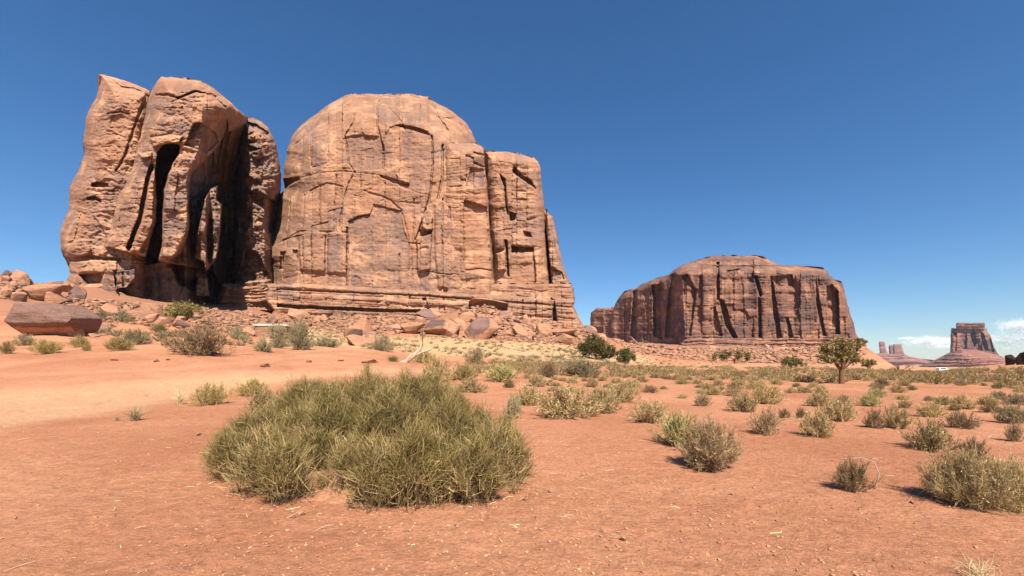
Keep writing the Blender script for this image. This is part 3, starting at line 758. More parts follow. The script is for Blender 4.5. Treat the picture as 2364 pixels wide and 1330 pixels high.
# --- mesa on the right
mesa = butte_root('sandstone_mesa', 1720, 795, 480, 'long flat-topped red mesa with fluted cliffs, right of the dome')
def mesa_depth(PX, PY):
    d = 0.76 * np.clip(1585 - PX, 0, None) + 0.25 * np.clip(PX - 1930, 0, None)
    top = 591 + 0.0 * PX
    cap = sstep(628, 600, PY - 0.05 * np.abs(PX - 1720)) * sstep(1500, 1560, PX)
    d = d + 34 * cap
    flute = fbm(PX / 27, PY / 260, 3, 501, 0.5)
    d = d + 8 * flute * sstep(600, 650, PY) - 5 * np.abs(vnoise(PX / 26 + 3, PY / 300, 505)) * sstep(600, 650, PY)
    return d
blk_f = dict(w=3)
rock_piece('mesa_cliff', mesa, M_rock_red,
    [(1650, 590), (1600, 602), (1575, 612), (1556, 622), (1545, 634), (1515, 642), (1480, 658), (1468, 665), (1442, 672), (1426, 692), (1418, 705), (1410, 722), (1405, 750), (1402, 860)],
    [(1745, 590), (1765, 593), (1776, 602), (1800, 612), (1865, 614), (1898, 617), (1912, 628), (1924, 645), (1942, 649), (1949, 668), (1955, 692), (1964, 725), (1974, 760), (1982, 780), (1990, 860)],
    470, seed=200, round_w=16, round_d=24, back=220, depth_fn=mesa_depth, varnish=0.7, cell=(26, 120, 3.6), cell2=(9, 26, 1.1), nz=2.0, bedding=(0.9, 0.10), crackp=1.2, warp=2.2, jag=2.5,
    feats=[('poly', c3((722, 105), (738, 105), (745, 300), (725, 310)), 9.0, dict(w=2)),
           ('poly', c3((735, 295), (765, 310), (800, 430), (850, 535), (820, 530), (770, 440)), 10.0, dict(w=2)),
           ('poly', c3((925, 180), (945, 178), (970, 280), (955, 295)), 9.0, dict(w=2)),
           ('poly', c3((944, 290), (962, 300), (968, 545), (948, 545)), 9.0, dict(w=2)),
           ('poly', c3((1010, 180), (1022, 180), (1060, 420), (1080, 530), (1050, 540), (1025, 380)), 8.0, dict(w=2)),
           ('poly', c3((1310, 232), (1340, 222), (1375, 260), (1385, 490), (1325, 500), (1315, 380)), 12.0, dict(w=2)),
           ('poly', c3((1255, 180), (1270, 280), (1310, 500), (1290, 500), (1255, 330)), 7.0, dict(w=2)),
           ('poly', c3((1090, 400), (1110, 400), (1145, 540), (1110, 540)), 6.0, dict(w=2)),
           ('poly', c3((690, 350), (720, 340), (760, 500), (720, 500)), 6.0, dict(w=2)),
           ('poly', c3((865, 215), (940, 215), (945, 390), (900, 400), (870, 350)), -3, dict(w=2, v=1.0, flat=1.0)),
           ('poly', c3((1140, 170), (1235, 150), (1250, 520), (1180, 530)), -2, dict(w=3, v=0.9)),
           ('poly', c3((380, 225), (440, 220), (440, 520), (390, 500)), 9.0, dict(w=2)),
           ('poly', c3((480, 170), (510, 160), (500, 500), (450, 510)), 8.0, dict(w=2)),
           ('poly', c3((545, 175), (570, 165), (620, 260), (590, 500), (560, 500)), 6.0, dict(w=2)),
           ('poly', c3((280, 260), (300, 250), (300, 520), (260, 500)), 8.0, dict(w=2)),
           ('poly', c3((780, 150), (860, 135), (830, 160), (790, 200)), 7, dict(w=2)),
           ('poly', c3((1010, 180), (1130, 170), (1140, 230), (1050, 240)), 6, dict(w=2)),
           ])
rock_piece('rear_shoulder', mesa, M_rock_red,
    [(1376, 710), (1364, 722), (1362, 740), (1358, 830)], [(1402, 700), (1430, 696), (1442, 715), (1450, 830)], 590, seed=220, depth_fn=lambda X, Y: 0.8 * np.clip(1440 - X, 0, None), round_w=10, round_d=10, back=60, varnish=0.75,
    cell=(14, 22, 2.0), cell2=(7, 9, 1.0), nz=2, bedding=(1.5, 0.1))
rock_piece('mesa_base_ledge', mesa, M_rock_red,
    [(1590, 780), (1570, 790), (1565, 850)], [(1985, 776), (1998, 786), (2010, 850)], 462, seed=230, round_w=5, round_d=6, back=30, varnish=0.7,
    cell=(16, 9, 1.5), cell2=(8, 5, 0.8), nz=1.5, bedding=(2.2, 0.16), crackp=1.0, warp=2)

# --- far buttes
far = butte_root('square_butte', 2240, 850, 2300, 'far purple-brown square butte on a talus cone, at the right')
rock_piece('butte_cliff', far, M_rock_far,
    cF((1580, 176), (1572, 220), (1566, 300), (1564, 340), (1566, 420), (1560, 560)), cF((1935, 166), (1955, 180), (1975, 230), (2005, 270), (2025, 320), (2040, 370), (2075, 440), (2100, 480), (2120, 560)),
    2300, step=1.0, seed=300, round_w=8, round_d=45, back=260, varnish=0.6, cell=(10, 50, 12), cell2=(5, 12, 6), nz=8, bedding=(5, 0.12), crackp=5, warp=1.2, jag=1.5,
    feats=[('poly', cF((1780, 190), (1820, 190), (1860, 320), (1830, 390), (1800, 330)), 45, dict(w=1.5)),
           ('poly', cF((1885, 210), (1930, 240), (1960, 340), (1980, 420), (1940, 420), (1910, 340)), 45, dict(w=1.5)),
           ('poly', cF((1590, 180), (1640, 240), (1620, 270), (1590, 240)), 25, dict(w=1.5)),
           ('poly', cF((1985, 290), (2010, 310), (2045, 440), (2010, 440)), 35, dict(w=1.5))])
rock_piece('cap_layer', far, M_rock_far,
    cF((1650, 115), (1628, 124), (1626, 160), (1628, 185)), cF((1930, 118), (1937, 126), (1938, 160), (1935, 185)), 2280, step=1.0, seed=310, round_w=3, round_d=20, back=220, varnish=0.8,
    cell=(9, 3, 6), cell2=(4, 2, 4), nz=5, bedding=(8, 0.5), jag=1.2, warp=0.8)
rock_piece('talus_cone', far, M_rock_far,
    cF((1700, 400), (1640, 420), (1560, 440), (1480, 480), (1400, 520), (1300, 560), (1200, 600), (1100, 700)), cF((1850, 405), (1960, 440), (2080, 465), (2140, 490), (2260, 560), (2330, 700)),
    2130, step=1.0, seed=320, round_w=45, round_d=170, back=300, varnish=0.15, cell=(14, 5, 4), cell2=(5, 3, 3), nz=6, bedding=(12, 0.28), jag=1.0, warp=1.0, crackp=1.0)

tower = butte_root('tower_butte', 2060, 845, 5200, 'farthest hazy butte of slim twin towers on a low cone')
for nm, l, r, sd_ in (('tower', [(800, 322), (797, 345), (805, 440), (800, 520)], [(848, 322), (855, 345), (868, 400), (885, 440), (890, 520)], 340),
                      ('tower', [(905, 350), (901, 365), (910, 450), (905, 520)], [(936, 356), (941, 380), (950, 440), (952, 520)], 341),
                      ('tower', [(952, 350), (947, 365), (952, 450), (950, 520)], [(1028, 342), (1034, 350), (1045, 400), (1068, 455), (1075, 520)], 342)):
    rock_piece(nm, tower, M_rock_far, cF(*l), cF(*r), 5200, step=0.8, seed=sd_, round_w=3, round_d=35, back=150, varnish=0.3, cell=(5, 22, 14), cell2=(3, 6, 8), nz=10, bedding=(6, 0.2),
               jag=0.9, warp=0.7, crackp=5)
rock_piece('tower_talus', tower, M_rock_far,
    cF((850, 437), (780, 452), (720, 480), (640, 560), (560, 640), (500, 760)), cF((1050, 452), (1130, 485), (1260, 510), (1400, 522), (1420, 600), (1440, 760)),
    5000, step=1.0, seed=350, round_w=22, round_d=250, back=400, varnish=0.15, cell=(12, 4, 8), cell2=(5, 3, 5), nz=10, bedding=(30, 0.35), jag=0.8, warp=0.8, crackp=1)

# ------------------------------------------------------------------ boulders
def ico(sub):
    t = (1 + 5 ** 0.5) / 2
    v = [(-1, t, 0), (1, t, 0), (-1, -t, 0), (1, -t, 0), (0, -1, t), (0, 1, t), (0, -1, -t), (0, 1, -t), (t, 0, -1), (t, 0, 1), (-t, 0, -1), (-t, 0, 1)]
    f = [(0, 11, 5), (0, 5, 1), (0, 1, 7), (0, 7, 10), (0, 10, 11), (1, 5, 9), (5, 11, 4), (11, 10, 2), (10, 7, 6), (7, 1, 8), (3, 9, 4), (3, 4, 2), (3, 2, 6), (3, 6, 8), (3, 8, 9), (4, 9, 5),
         (2, 4, 11), (6, 2, 10), (8, 6, 7), (9, 8, 1)]
    v = [np.array(p, float) / np.linalg.norm(p) for p in v]
    for _ in range(sub):
        c = {}; nf = []
        def mid(a, b):
            k = (min(a, b), max(a, b))
            if k not in c:
                m = v[a] + v[b]; v.append(m / np.linalg.norm(m)); c[k] = len(v) - 1
            return c[k]
        for a, b, d in f:
            x, y, z = mid(a, b), mid(b, d), mid(d, a)
            nf += [(a, x, z), (b, y, x), (d, z, y), (x, y, z)]
        f = nf
    return np.array(v), np.array(f)
ICO = {k: ico(k) for k in (1, 2, 3, 4)}

def boulder_arrays(sub, seed, cuts=9, dark=0.2, rough=0.05):
    """a block bounded by flat break faces, about 1 wide, 1 deep, 1 high, standing on z=0"""
    r = np.random.RandomState(seed)
    V, F = ICO[sub]; V = V.copy()
    V *= np.array([1.35, 1.35, 1.35])
    dk = np.zeros(len(V))
    for k in range(cuts):
        n = r.randn(3); n[2] *= 0.8; n /= np.linalg.norm(n)
        h = 0.50 + 0.34 * r.rand()
        d = V @ n - h
        m = d > 0
        V[m] -= np.outer(d[m], n)
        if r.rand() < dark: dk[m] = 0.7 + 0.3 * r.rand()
    if rough:
        q = V * 2.3
        nn = fbm(q[:, 0] + q[:, 2] * 0.7 + seed, q[:, 1] - q[:, 2] * 0.5, 3, seed)
        V *= (1 + rough * 2 * nn)[:, None]
        V[:, 2] += rough * 0.6 * fbm(V[:, 0] * 3, V[:, 2] * 9 + seed, 2, seed)
    V -= (V.max(0) + V.min(0)) / 2
    V /= (V.max(0) - V.min(0))
    V[:, 2] += 0.5
    return V, F, np.stack([dk, dk * 0 + 0.5, dk * 0], -1)

BOULD = []
for i in range(16):
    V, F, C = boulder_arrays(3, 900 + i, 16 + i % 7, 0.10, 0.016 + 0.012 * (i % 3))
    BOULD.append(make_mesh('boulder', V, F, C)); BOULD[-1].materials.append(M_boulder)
BOULD_S = []
for i in range(12):
    V, F, C = boulder_arrays(2, 1900 + i, 14, 0.12, 0.03)
    BOULD_S.append(make_mesh('small_boulder', V, F, C)); BOULD_S[-1].materials.append(M_boulder)

def place_boulder(px, py, w, h, label, group=None, mesh=None, rz=None, tilt=0.0, name='boulder', depth=0.9, sink=0.24, cat='boulder', p=None):
    if p is None: p = hit(px, py)
    if p is None: return None
    d = p[1]; sc = d / FPX
    me = mesh or rnd.choice(BOULD)
    o = obj(name, me)
    az = math.atan2(p[0], p[1])
    W, H = w * sc * math.cos(az), h * sc
    o.scale = (W, W * depth, H * (1 + sink))
    o.location = (p[0], p[1] + W * depth * 0.35, p[2] - H * sink)
    o.rotation_euler = (tilt * 0.5, tilt, (rnd.uniform(-0.4, 0.4) if rz is None else rz) - az)
    tag(o, label, cat, group)
    return o

# hero boulder on the left: an upright slab with an undercut lower edge
def big_slab(px0, px1, pyt, pyb):
    p = hit(80, 777); sc = p[1] / FPX
    V, F = ICO[4]; V = V.copy() * np.array([1.6, 1.6, 1.6])
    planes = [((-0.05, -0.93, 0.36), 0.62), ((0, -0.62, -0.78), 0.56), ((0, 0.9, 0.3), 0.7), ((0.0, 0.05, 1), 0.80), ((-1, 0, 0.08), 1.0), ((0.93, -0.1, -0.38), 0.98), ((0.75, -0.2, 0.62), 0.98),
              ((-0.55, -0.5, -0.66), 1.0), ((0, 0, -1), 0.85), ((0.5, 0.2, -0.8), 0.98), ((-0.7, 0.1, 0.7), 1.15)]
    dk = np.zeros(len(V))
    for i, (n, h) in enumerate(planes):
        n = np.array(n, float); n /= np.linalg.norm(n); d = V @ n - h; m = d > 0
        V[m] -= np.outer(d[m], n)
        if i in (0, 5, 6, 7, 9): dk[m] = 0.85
    nn = fbm(V[:, 0] * 1.6, V[:, 2] * 2.6, 4, 5); V[:, 1] -= 0.22 * nn; V[:, 2] += 0.07 * fbm(V[:, 0] * 2.2, V[:, 1] * 2.2 + 4, 4, 6)
    V[:, 1] -= 0.05 * (voro(V[:, 0] * 1.3 + 0.3 * V[:, 2], V[:, 2] * 1.6, 3)[0] - 0.5)
    V -= (V.max(0) + V.min(0)) / 2; V /= (V.max(0) - V.min(0)); V[:, 2] += 0.5
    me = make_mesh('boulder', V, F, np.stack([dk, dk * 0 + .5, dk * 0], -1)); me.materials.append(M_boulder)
    o = obj('boulder', me); W, H = (px1 - px0) * sc, (pyb - pyt) * sc
    o.scale = (W, W * 0.6, H); o.location = ((0.5 * (px0 + px1) - CX) * sc, p[1] + W * 0.28, p[2] - 0.15); o.rotation_euler = (0, 0.03, 0.1)
    tag(o, 'huge dark reddish slab boulder with an undercut lower edge, at the far left', 'boulder')
big_slab(4, 162, 694, 777)

B = [  # px, foot py, width, height, label, tilt
    (78, 692, 110, 44, 'broad pale pyramid-topped boulder behind the huge dark slab', 0.05),
    (115, 700, 60, 30, 'brown pointed boulder resting on top of the huge dark slab', -0.1),
    (165, 692, 46, 34, 'pale flat-topped wedge boulder, uphill to the right of the huge slab', 0.12),
    (128, 672, 52, 26, 'long tan boulder on the skyline under the left butte', 0.06),
    (98, 655, 26, 20, 'small pointed boulder on the left skyline', 0.0),
    (32, 655, 50, 34, 'lumpy cream boulder high on the left skyline slope', 0.1),
    (8, 640, 26, 18, 'dark flat boulder at the left frame edge, highest on the slope', 0.05),
    (8, 685, 34, 28, 'blocky boulder with dark side at the left edge, above the huge slab', 0.0),
    (32, 695, 40, 24, 'tan rounded boulder wedged above the left end of the huge slab', 0.1),
    (168, 777, 44, 24, 'low tan boulder touching the right foot of the huge slab', 0.0),
    (218, 766, 54, 22, 'flat layered boulder with a dark top, right of the huge slab', 0.06),
    (212, 779, 26, 10, 'thin pale slab in front of the flat layered boulder', 0.0),
    (243, 728, 48, 28, 'tan wedge boulder with black underside on the left slope', 0.2),
    (262, 710, 34, 18, 'slim tan boulder leaning above the tan wedge boulder', 0.25),
    (300, 738, 62, 34, 'dark brown blocky boulder with steep shaded front, below the left butte', 0.1),
    (335, 728, 60, 30, 'tan sloping boulder below the black alcove of the left butte', 0.15),
    (345, 746, 36, 24, 'brown split boulder beside the dark blocky one', 0.0),
    (370, 752, 52, 20, 'rounded orange boulder below the grey juniper', 0.05),
    (410, 756, 46, 16, 'flat orange boulder right below the grey juniper', 0.0),
    (205, 760, 40, 14, 'low tan slab half buried by a grey bush', 0.1),
    (570, 775, 36, 22, 'brown boulder with black underside left of the pale slab', 0.05),
    (682, 738, 60, 28, 'smooth rounded tan boulder under the dome wall', 0.0),
    (627, 748, 26, 20, 'grey brown boulder behind the pale flat slab', 0.0),
    (632, 722, 30, 34, 'overhanging block at the left foot of the dome wall', 0.0),
    (810, 784, 46, 34, 'brown cracked boulder left of the upright black sliver', 0.1),
    (832, 772, 50, 38, 'tan cracked block with a black cleft beside the track', 0.0),
    (850, 785, 30, 20, 'small brown block on the right of the cleft block', 0.0),
    (825, 798, 66, 26, 'smooth orange boulder beside the track, in front of the cleft block', 0.08),
    (862, 796, 44, 24, 'smooth pale orange boulder touching a grey bush by the track', 0.0),
    (790, 790, 14, 18, 'small black-shaded boulder at the left end of the cleft block', 0.0),
    (910, 760, 40, 14, 'flat tan boulder beneath the dome wall', 0.0),
    (890, 745, 34, 10, 'long low tan slab close to the dome wall', 0.0),
    (945, 770, 58, 30, 'layered orange boulder on the left of the big boulder row', 0.15),
    (965, 758, 44, 28, 'dark-shaded boulder behind the layered orange one', 0.2),
    (988, 738, 56, 26, 'large pale capstone boulder above the boulder row', 0.12),
    (1010, 774, 66, 40, 'cream ribbed boulder in the middle of the boulder row', 0.2),
    (1038, 778, 50, 48, 'tall smooth brown slab boulder standing on its edge', -0.1),
    (1058, 764, 40, 30, 'brown boulder wedged behind the tall slab boulder', 0.1),
    (1100, 782, 82, 56, 'largest brown boulder with a dark sunless left face, on the talus', 0.25),
    (1080, 742, 50, 26, 'tan boulder sitting over the largest brown boulder', 0.1),
    (1124, 708, 96, 22, 'long pale slab lying across the talus top', 0.15),
    (1140, 692, 56, 18, 'pale tilted slab at the very top of the talus', 0.3),
    (1165, 736, 40, 22, 'squarish pale boulder on the talus above the dark ones', 0.0),
    (1190, 720, 30, 14, 'pale flat boulder against the dome column foot', 0.0),
    (1192, 779, 44, 32, 'dark striped boulder leaning right on the talus', 0.35),
    (1213, 744, 32, 20, 'grey angular boulder close to the dome column foot', 0.3),
    (1225, 780, 30, 18, 'pale squarish boulder right of the dark striped boulder', 0.0),
    (1255, 776, 42, 30, 'tall pale boulder below the end of the dome', 0.05),
    (1300, 776, 70, 20, 'dark flat overhanging boulder below the end of the dome', 0.1),
    (1310, 796, 62, 24, 'long cream slab boulder sloping down to the green bush', 0.3),
    (1360, 772, 42, 22, 'pale boulder on the skyline gap between dome and mesa', 0.1),
    (1352, 752, 26, 14, 'small dark boulder on the skyline in the gap', 0.1),
    (1395, 775, 34, 18, 'brown boulder in the gap, nearest to the mesa', 0.15),
    (1390, 788, 30, 20, 'tan boulder right above the round green bush', 0.0),
    (1500, 782, 12, 16, 'bright cream boulder balanced under the mesa', 0.0),
    (1508, 817, 20, 14, 'brown boulder between the green bushes and the mesa talus', 0.0),
    (1545, 825, 28, 11, 'low cream boulder at the foot of the mesa talus', 0.1),
    (1605, 795, 10, 14, 'thin upright grey boulder at the mesa foot', 0.0),
    (1584, 793, 10, 9, 'small cream boulder in the shade of the mesa foot', 0.0),
    (1648, 808, 18, 11, 'dark brown boulder high on the mesa talus', 0.0),
    (1808, 808, 20, 8, 'pale flat boulder high on the mesa talus', 0.0),
    (1828, 828, 14, 9, 'grey angular boulder low on the mesa talus', 0.2),
    (1855, 830, 24, 10, 'pale flat boulder low on the mesa talus near the juniper', 0.1),
]
for i, (px, py, w, h, lab, tl) in enumerate(B):
    place_boulder(px, py, w, h, lab, mesh=BOULD[(i * 5) % 16], tilt=tl)

M_black = plain('shade_black_stone', (0.045, 0.028, 0.024), 0.3, 0.4, 0.2)  # near-black colour paints the shaded side of the skyline boulders
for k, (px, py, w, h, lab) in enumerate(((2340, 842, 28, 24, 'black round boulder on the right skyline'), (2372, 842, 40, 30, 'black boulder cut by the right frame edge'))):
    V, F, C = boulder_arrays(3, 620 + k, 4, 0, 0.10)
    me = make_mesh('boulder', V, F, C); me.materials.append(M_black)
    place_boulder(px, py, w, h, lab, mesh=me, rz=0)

# the dark tilted slab and the pale flat block by the track
o = place_boulder(733, 742, 30, 15, 'small dark grey tilted slab under the dome wall', mesh=BOULD[3]); 
V, F, C = boulder_arrays(3, 77, 0, 0, 0.0)
V, F = ICO[3]; V = V.copy() * 1.7
for n, h in (((0, -1, 0), .8), ((0, 1, 0), .8), ((1, 0, 0), .95), ((-1, 0, 0), .95), ((0, 0, 1), .8), ((0, 0, -1), .8), ((0.7, -0.7, 0), 1.1), ((-.7, -.7, 0), 1.15)):
    n = np.array(n, float); n /= np.linalg.norm(n); d = V @ n - h; m = d > 0; V[m] -= np.outer(d[m], n)
V -= (V.max(0) + V.min(0)) / 2; V /= (V.max(0) - V.min(0)); V[:, 2] += .5
me_block = make_mesh('stone_block', V, F, np.zeros((len(V), 3)) + [0.3, 0.5, 0])
me_block.materials.append(M_boulder)
p = hit(622, 782); sc = p[1] / FPX
blk = empty('stone_trough', tuple(p)); tag(blk, 'low block with a pale flat top edge, behind pale bushes by the track', 'stone block')
o = obj('body', me_block, None, blk); o.scale = (70 * sc, 30 * sc, 32 * sc); o.location = (0, 15 * sc, -2 * sc)
M_pale = plain('pale_stone', (0.54, 0.49, 0.39), 0.15, 6, 0.01)
me_cap = make_mesh('cap', V, F); me_cap.materials.append(M_pale)
o = obj('cap_slab', me_cap, None, blk); o.scale = (78 * sc, 34 * sc, 4.5 * sc); o.location = (0, 15 * sc, 29.5 * sc)

# stones lying on the dirt
for (px, py, w, h, lab) in ((608, 848, 26, 9, 'lumpy brown stone at the edge of the pale track'), (711, 837, 14, 9, 'small squarish tan stone on the dirt beside the track'),
        (784, 834, 15, 5, 'small flat orange stone on the dirt beside the track'), (850, 839, 42, 9, 'long flat pale stone with a black shadow beneath, near the log'),
        (258, 833, 20, 5, 'thin dark stone lying left of the big brown bush'), (358, 836, 15, 8, 'brown round stone below the big brown bush'),
        (385, 832, 14, 5, 'flat stone right below the big brown bush'), (1213, 1155, 12, 9, 'pale angular stone right of the big green bush'),
        (1690, 1143, 10, 5, 'tiny flat pale stone in front of the dark twiggy shrub'), (693, 1190, 16, 8, 'pale chip of stone in the sand gap of the big green bush'),
        (457, 1006, 13, 8, 'pale angular stone left above the big green bush'), (1390, 1230, 12, 9, 'small brown stone on the bare sand, lower centre'),
        (1272, 1138, 14, 6, 'flat brown stone right of the pale angular one'), (1987, 1178, 9, 7, 'dark stone below the small round shrub'),
        (1440, 1250, 14, 11, 'brown lumpy stone on the gravelly sand, bottom centre'), (2108, 1163, 12, 6, 'dark stone beside the shadow of the straw shrub')):
    place_boulder(px, py, w, h, lab, mesh=rnd.choice(BOULD_S), name='stone', cat='stone', depth=0.9, sink=0.2)

# talus blocks: individuals
def in_poly(px, py, poly): return bool(inside(np.array([px]), np.array([py]), poly)[0])
TAL = [([(1080, 690), (1140, 680), (1200, 715), (1260, 735), (1340, 742), (1400, 775), (1340, 800), (1200, 790), (1140, 785), (1060, 730)], 100, (7, 26), 'loose tan talus block below the right end of the dome', 'talus blocks below the dome', 'talus_block'),
       ([(620, 735), (800, 728), (980, 728), (1000, 750), (900, 765), (760, 760), (640, 760)], 32, (7, 18), 'small tan block of rubble along the foot of the dome wall', 'rubble blocks along the dome wall', 'talus_block'),
       ([(140, 690), (300, 700), (500, 715), (620, 730), (560, 770), (430, 760), (300, 750), (160, 740)], 62, (7, 26), 'small reddish block on the slope below the left butte', 'blocks on the left slope', 'talus_block'),
       ([(0, 620), (70, 640), (130, 665), (140, 690), (60, 690), (0, 690)], 24, (10, 30), 'tan rubble block on the left skyline slope', 'blocks on the left skyline', 'talus_block'),
       ([(1400, 775), (1520, 800), (1640, 806), (1960, 800), (2000, 815), (1960, 842), (1700, 838), (1560, 830), (1450, 812)], 80, (7, 18), 'small red block on the talus under the mesa', 'talus blocks under the mesa', 'talus_block')]
_used = {}
def spot_label(px, py, what, marks, default):
    a = sorted(marks, key=lambda q: (q[0] - px) ** 2 + ((q[1] - py) * 1.6) ** 2)
    for mx, my, ml in a[:3]:
        dx, dy = px - mx, py - my
        rel = ('left of' if dx < 0 else 'right of') if abs(dx) > 1.3 * abs(dy) else ('above' if dy < 0 else 'below')
        t = f'{what} {rel} the {ml}'
        if t not in _used and 4 <= len(t.split()) <= 16:
            _used[t] = 1; return t
    return default
BMARK = [(b[0], b[1] - b[3] * 0.5, b[4].split(',')[0]) for b in B]
for poly, n, (s0, s1), lab, grp, nm in TAL:
    xs = [p[0] for p in poly]; ys = [p[1] for p in poly]; k = 0; tries = 0
    while k < n and tries < 3000:
        tries += 1
        px = rnd.uniform(min(xs), max(xs)); py = rnd.uniform(min(ys), max(ys))
        if not in_poly(px, py, poly): continue
        w = s0 + (s1 - s0) * rnd.random() ** 2
        rt = rnd.uniform(0.4, 0.75)
        what = ('tiny' if w < s0 + 2 else 'small' if w < 12 else 'sizeable') + (' flat' if rt < 0.5 else ' chunky' if rt > 0.65 else '') + ' loose block'
        if place_boulder(px, py, w, w * rt, spot_label(px, py, what, BMARK, lab), grp, rnd.choice(BOULD_S), rz=rnd.uniform(0, 6.28), tilt=rnd.uniform(-0.4, 0.4), name=nm, cat='rock'): k += 1

# rubble too small to count
def rubble(name, polys, n, smin, smax, label, mat=M_boulder):
    Vs, Fs, Cs = [], [], []; off = 0
    protos = [boulder_arrays(1, 3000 + i, 7, 0.15, 0.0) for i in range(10)]
    cnt = 0
    for poly, share in polys:
        xs = [p[0] for p in poly]; ys = [p[1] for p in poly]
        m = int(n * share); got = 0
        qx = RS.uniform(min(xs), max(xs), m * 6); qy = RS.uniform(min(ys), max(ys), m * 6)
        ok = inside(qx, qy, poly); qx, qy = qx[ok][:m], qy[ok][:m]
        for a, b in zip(qx, qy):
            p = hit_fast(a, b)
            if p is None: continue
            V, F, C = protos[RS.randint(10)]
            w = (smin + (smax - smin) * RS.rand() ** 2.2) * p[1] / FPX
            an = RS.rand() * 6.28; ca, sa = math.cos(an), math.sin(an)
            Q = V * np.array([w, w * (0.6 + 0.5 * RS.rand()), w * (0.3 + 0.5 * RS.rand())])
            Q = np.stack([Q[:, 0] * ca - Q[:, 1] * sa, Q[:, 0] * sa + Q[:, 1] * ca, Q[:, 2]], -1) + p - [0, 0, 0.15 * w]
            Vs.append(Q); Fs.append(F + off); Cs.append(C * [1, 1, 1] + [0.25 * RS.rand(), 0, 0]); off += len(V)
    o = obj(name, make_mesh(name, np.concatenate(Vs), np.concatenate(Fs), np.concatenate(Cs)), mat)
    tag(o, label, 'rubble', kind='stuff')

_hx = np.arange(-40, 2420, 10.0); _hy = np.arange(590, 1340, 2.5)
def _build_hit():
    d = np.exp(np.linspace(math.log(2.5), math.log(700), 520))
    T = np.full((len(_hx), len(_hy)), np.nan)
    for i, px in enumerate(_hx):
        X = (px - CX) / FPX * d; z = terrain(X, d)
        pyv = HOR + (CAMZ - z) / d * FPX
        best = np.minimum.accumulate(pyv)
        # first distance at which the profile reaches up to a given py
        for j, py in enumerate(_hy):
            k = np.searchsorted(-best, -py)
            if k < len(d): T[i, j] = d[k] if k == 0 else d[k - 1] + (d[k] - d[k - 1]) * np.clip((best[k - 1] - py) / max(1e-6, best[k - 1] - best[k]), 0, 1)
    return T
_HT = _build_hit()
def hit_fast(px, py):
    i = int(round((px - _hx[0]) / 10.0)); j = (py - _hy[0]) / 2.5
    if i < 0 or i >= len(_hx) or j < 0 or j >= len(_hy) - 1: return None
    j0 = int(j); a, b = _HT[i, j0], _HT[i, j0 + 1]
    if np.isnan(a) or np.isnan(b): return None
    d = a + (b - a) * (j - j0); x = (px - CX) / FPX * d
    return np.array([x, d, tz(x, d)])

rubble('talus_rubble', [(TAL[0][0], 0.30), (TAL[1][0], 0.16), (TAL[2][0], 0.10), (TAL[3][0], 0.06), (TAL[4][0], 0.38)], 10000, 2.5, 13.0, 'loose rock rubble covering the slopes under the cliffs')

rubble('coarse_rubble', [(TAL[3][0], 0.22), (TAL[2][0], 0.28), (TAL[0][0], 0.25), (TAL[1][0], 0.15), ([(560, 735), (640, 740), (1000, 755), (1060, 780), (900, 776), (760, 768), (560, 775)], 0.10)], 1500, 6.0, 19.0, 'thick jumble of broken blocks on the slopes below the buttes')

# gravel on the near sand
def gravel():
    protos = [boulder_arrays(1, 4000 + i, 7, 0.0, 0.0) for i in range(8)]
    n = 36000
    a = np.radians(RS.uniform(-58, 58, n)); r = 2.3 + 14 * RS.rand(n) ** 1.5
    X = np.sin(a) * r; Y = np.cos(a) * r
    dens = vnoise(X * 0.5, Y * 0.5, 61) + 0.35 * vnoise(X * 2, Y * 2, 62) + 0.5
    keep = (RS.rand(n) < np.clip(dens, 0.15, 1)) & (Y > 2.0)
    X, Y = X[keep], Y[keep]; Z = terrain(X, Y)
    px = CX + FPX * X / Y
    Vs, Fs, Cs = [], [], []; off = 0
    for x, y, z in zip(X, Y, Z):
        V, F, C = protos[RS.randint(8)]
        w = 0.007 + 0.030 * RS.rand() ** 4
        an = RS.rand() * 6.28; ca, sa = math.cos(an), math.sin(an)
        Q = V * np.array([w, w * (0.5 + 0.5 * RS.rand()), w * (0.25 + 0.4 * RS.rand())])
        Q = np.stack([Q[:, 0] * ca - Q[:, 1] * sa, Q[:, 0] * sa + Q[:, 1] * ca, Q[:, 2]], -1) + [x, y, z - 0.12 * w]
        Vs.append(Q); Fs.append(F + off); Cs.append(np.tile([RS.rand(), RS.rand(), 0], (len(V), 1))); off += len(V)
    m, nt, b = mat_new('gravel_chip'); N = NT(nt); _, t = N.attr()
    c = N.mix(N.rng(t[0], 0.25, 1.1), (0.33, 0.14, 0.075), (0.58, 0.34, 0.20)); N.l(c, b.inputs['Base Color'])
    o = obj('gravel', make_mesh('gravel', np.concatenate(Vs), np.concatenate(Fs), np.concatenate(Cs)), m)
    tag(o, 'small reddish and cream gravel chips strewn on the near sand', 'gravel', kind='stuff')
gravel()

# ------------------------------------------------------------------ plants
def ribbons(P0, P1, P2, w0, w1, tone, r):
    """thin bent blades from P0 over P1 to P2; returns V, F, C"""
    n = len(P0)
    dirv = P2 - P0
    rn = r.randn(n, 3); side = np.cross(dirv, rn); side /= (np.linalg.norm(side, axis=1)[:, None] + 1e-9)
    w0 = np.broadcast_to(w0, (n,))[:, None]; w1 = np.broadcast_to(w1, (n,))[:, None]
    wm = 0.5 * (w0 + w1)
    V = np.stack([P0 - side * w0, P0 + side * w0, P1 - side * wm, P1 + side * wm, P2 - side * w1, P2 + side * w1], 1).reshape(-1, 3)
    b = np.arange(n)[:, None] * 6
    F = np.concatenate([b + [0, 1, 3, 2], b + [2, 3, 5, 4]], 0)
    C = np.repeat(tone, 6, axis=0)
    return V, F, C

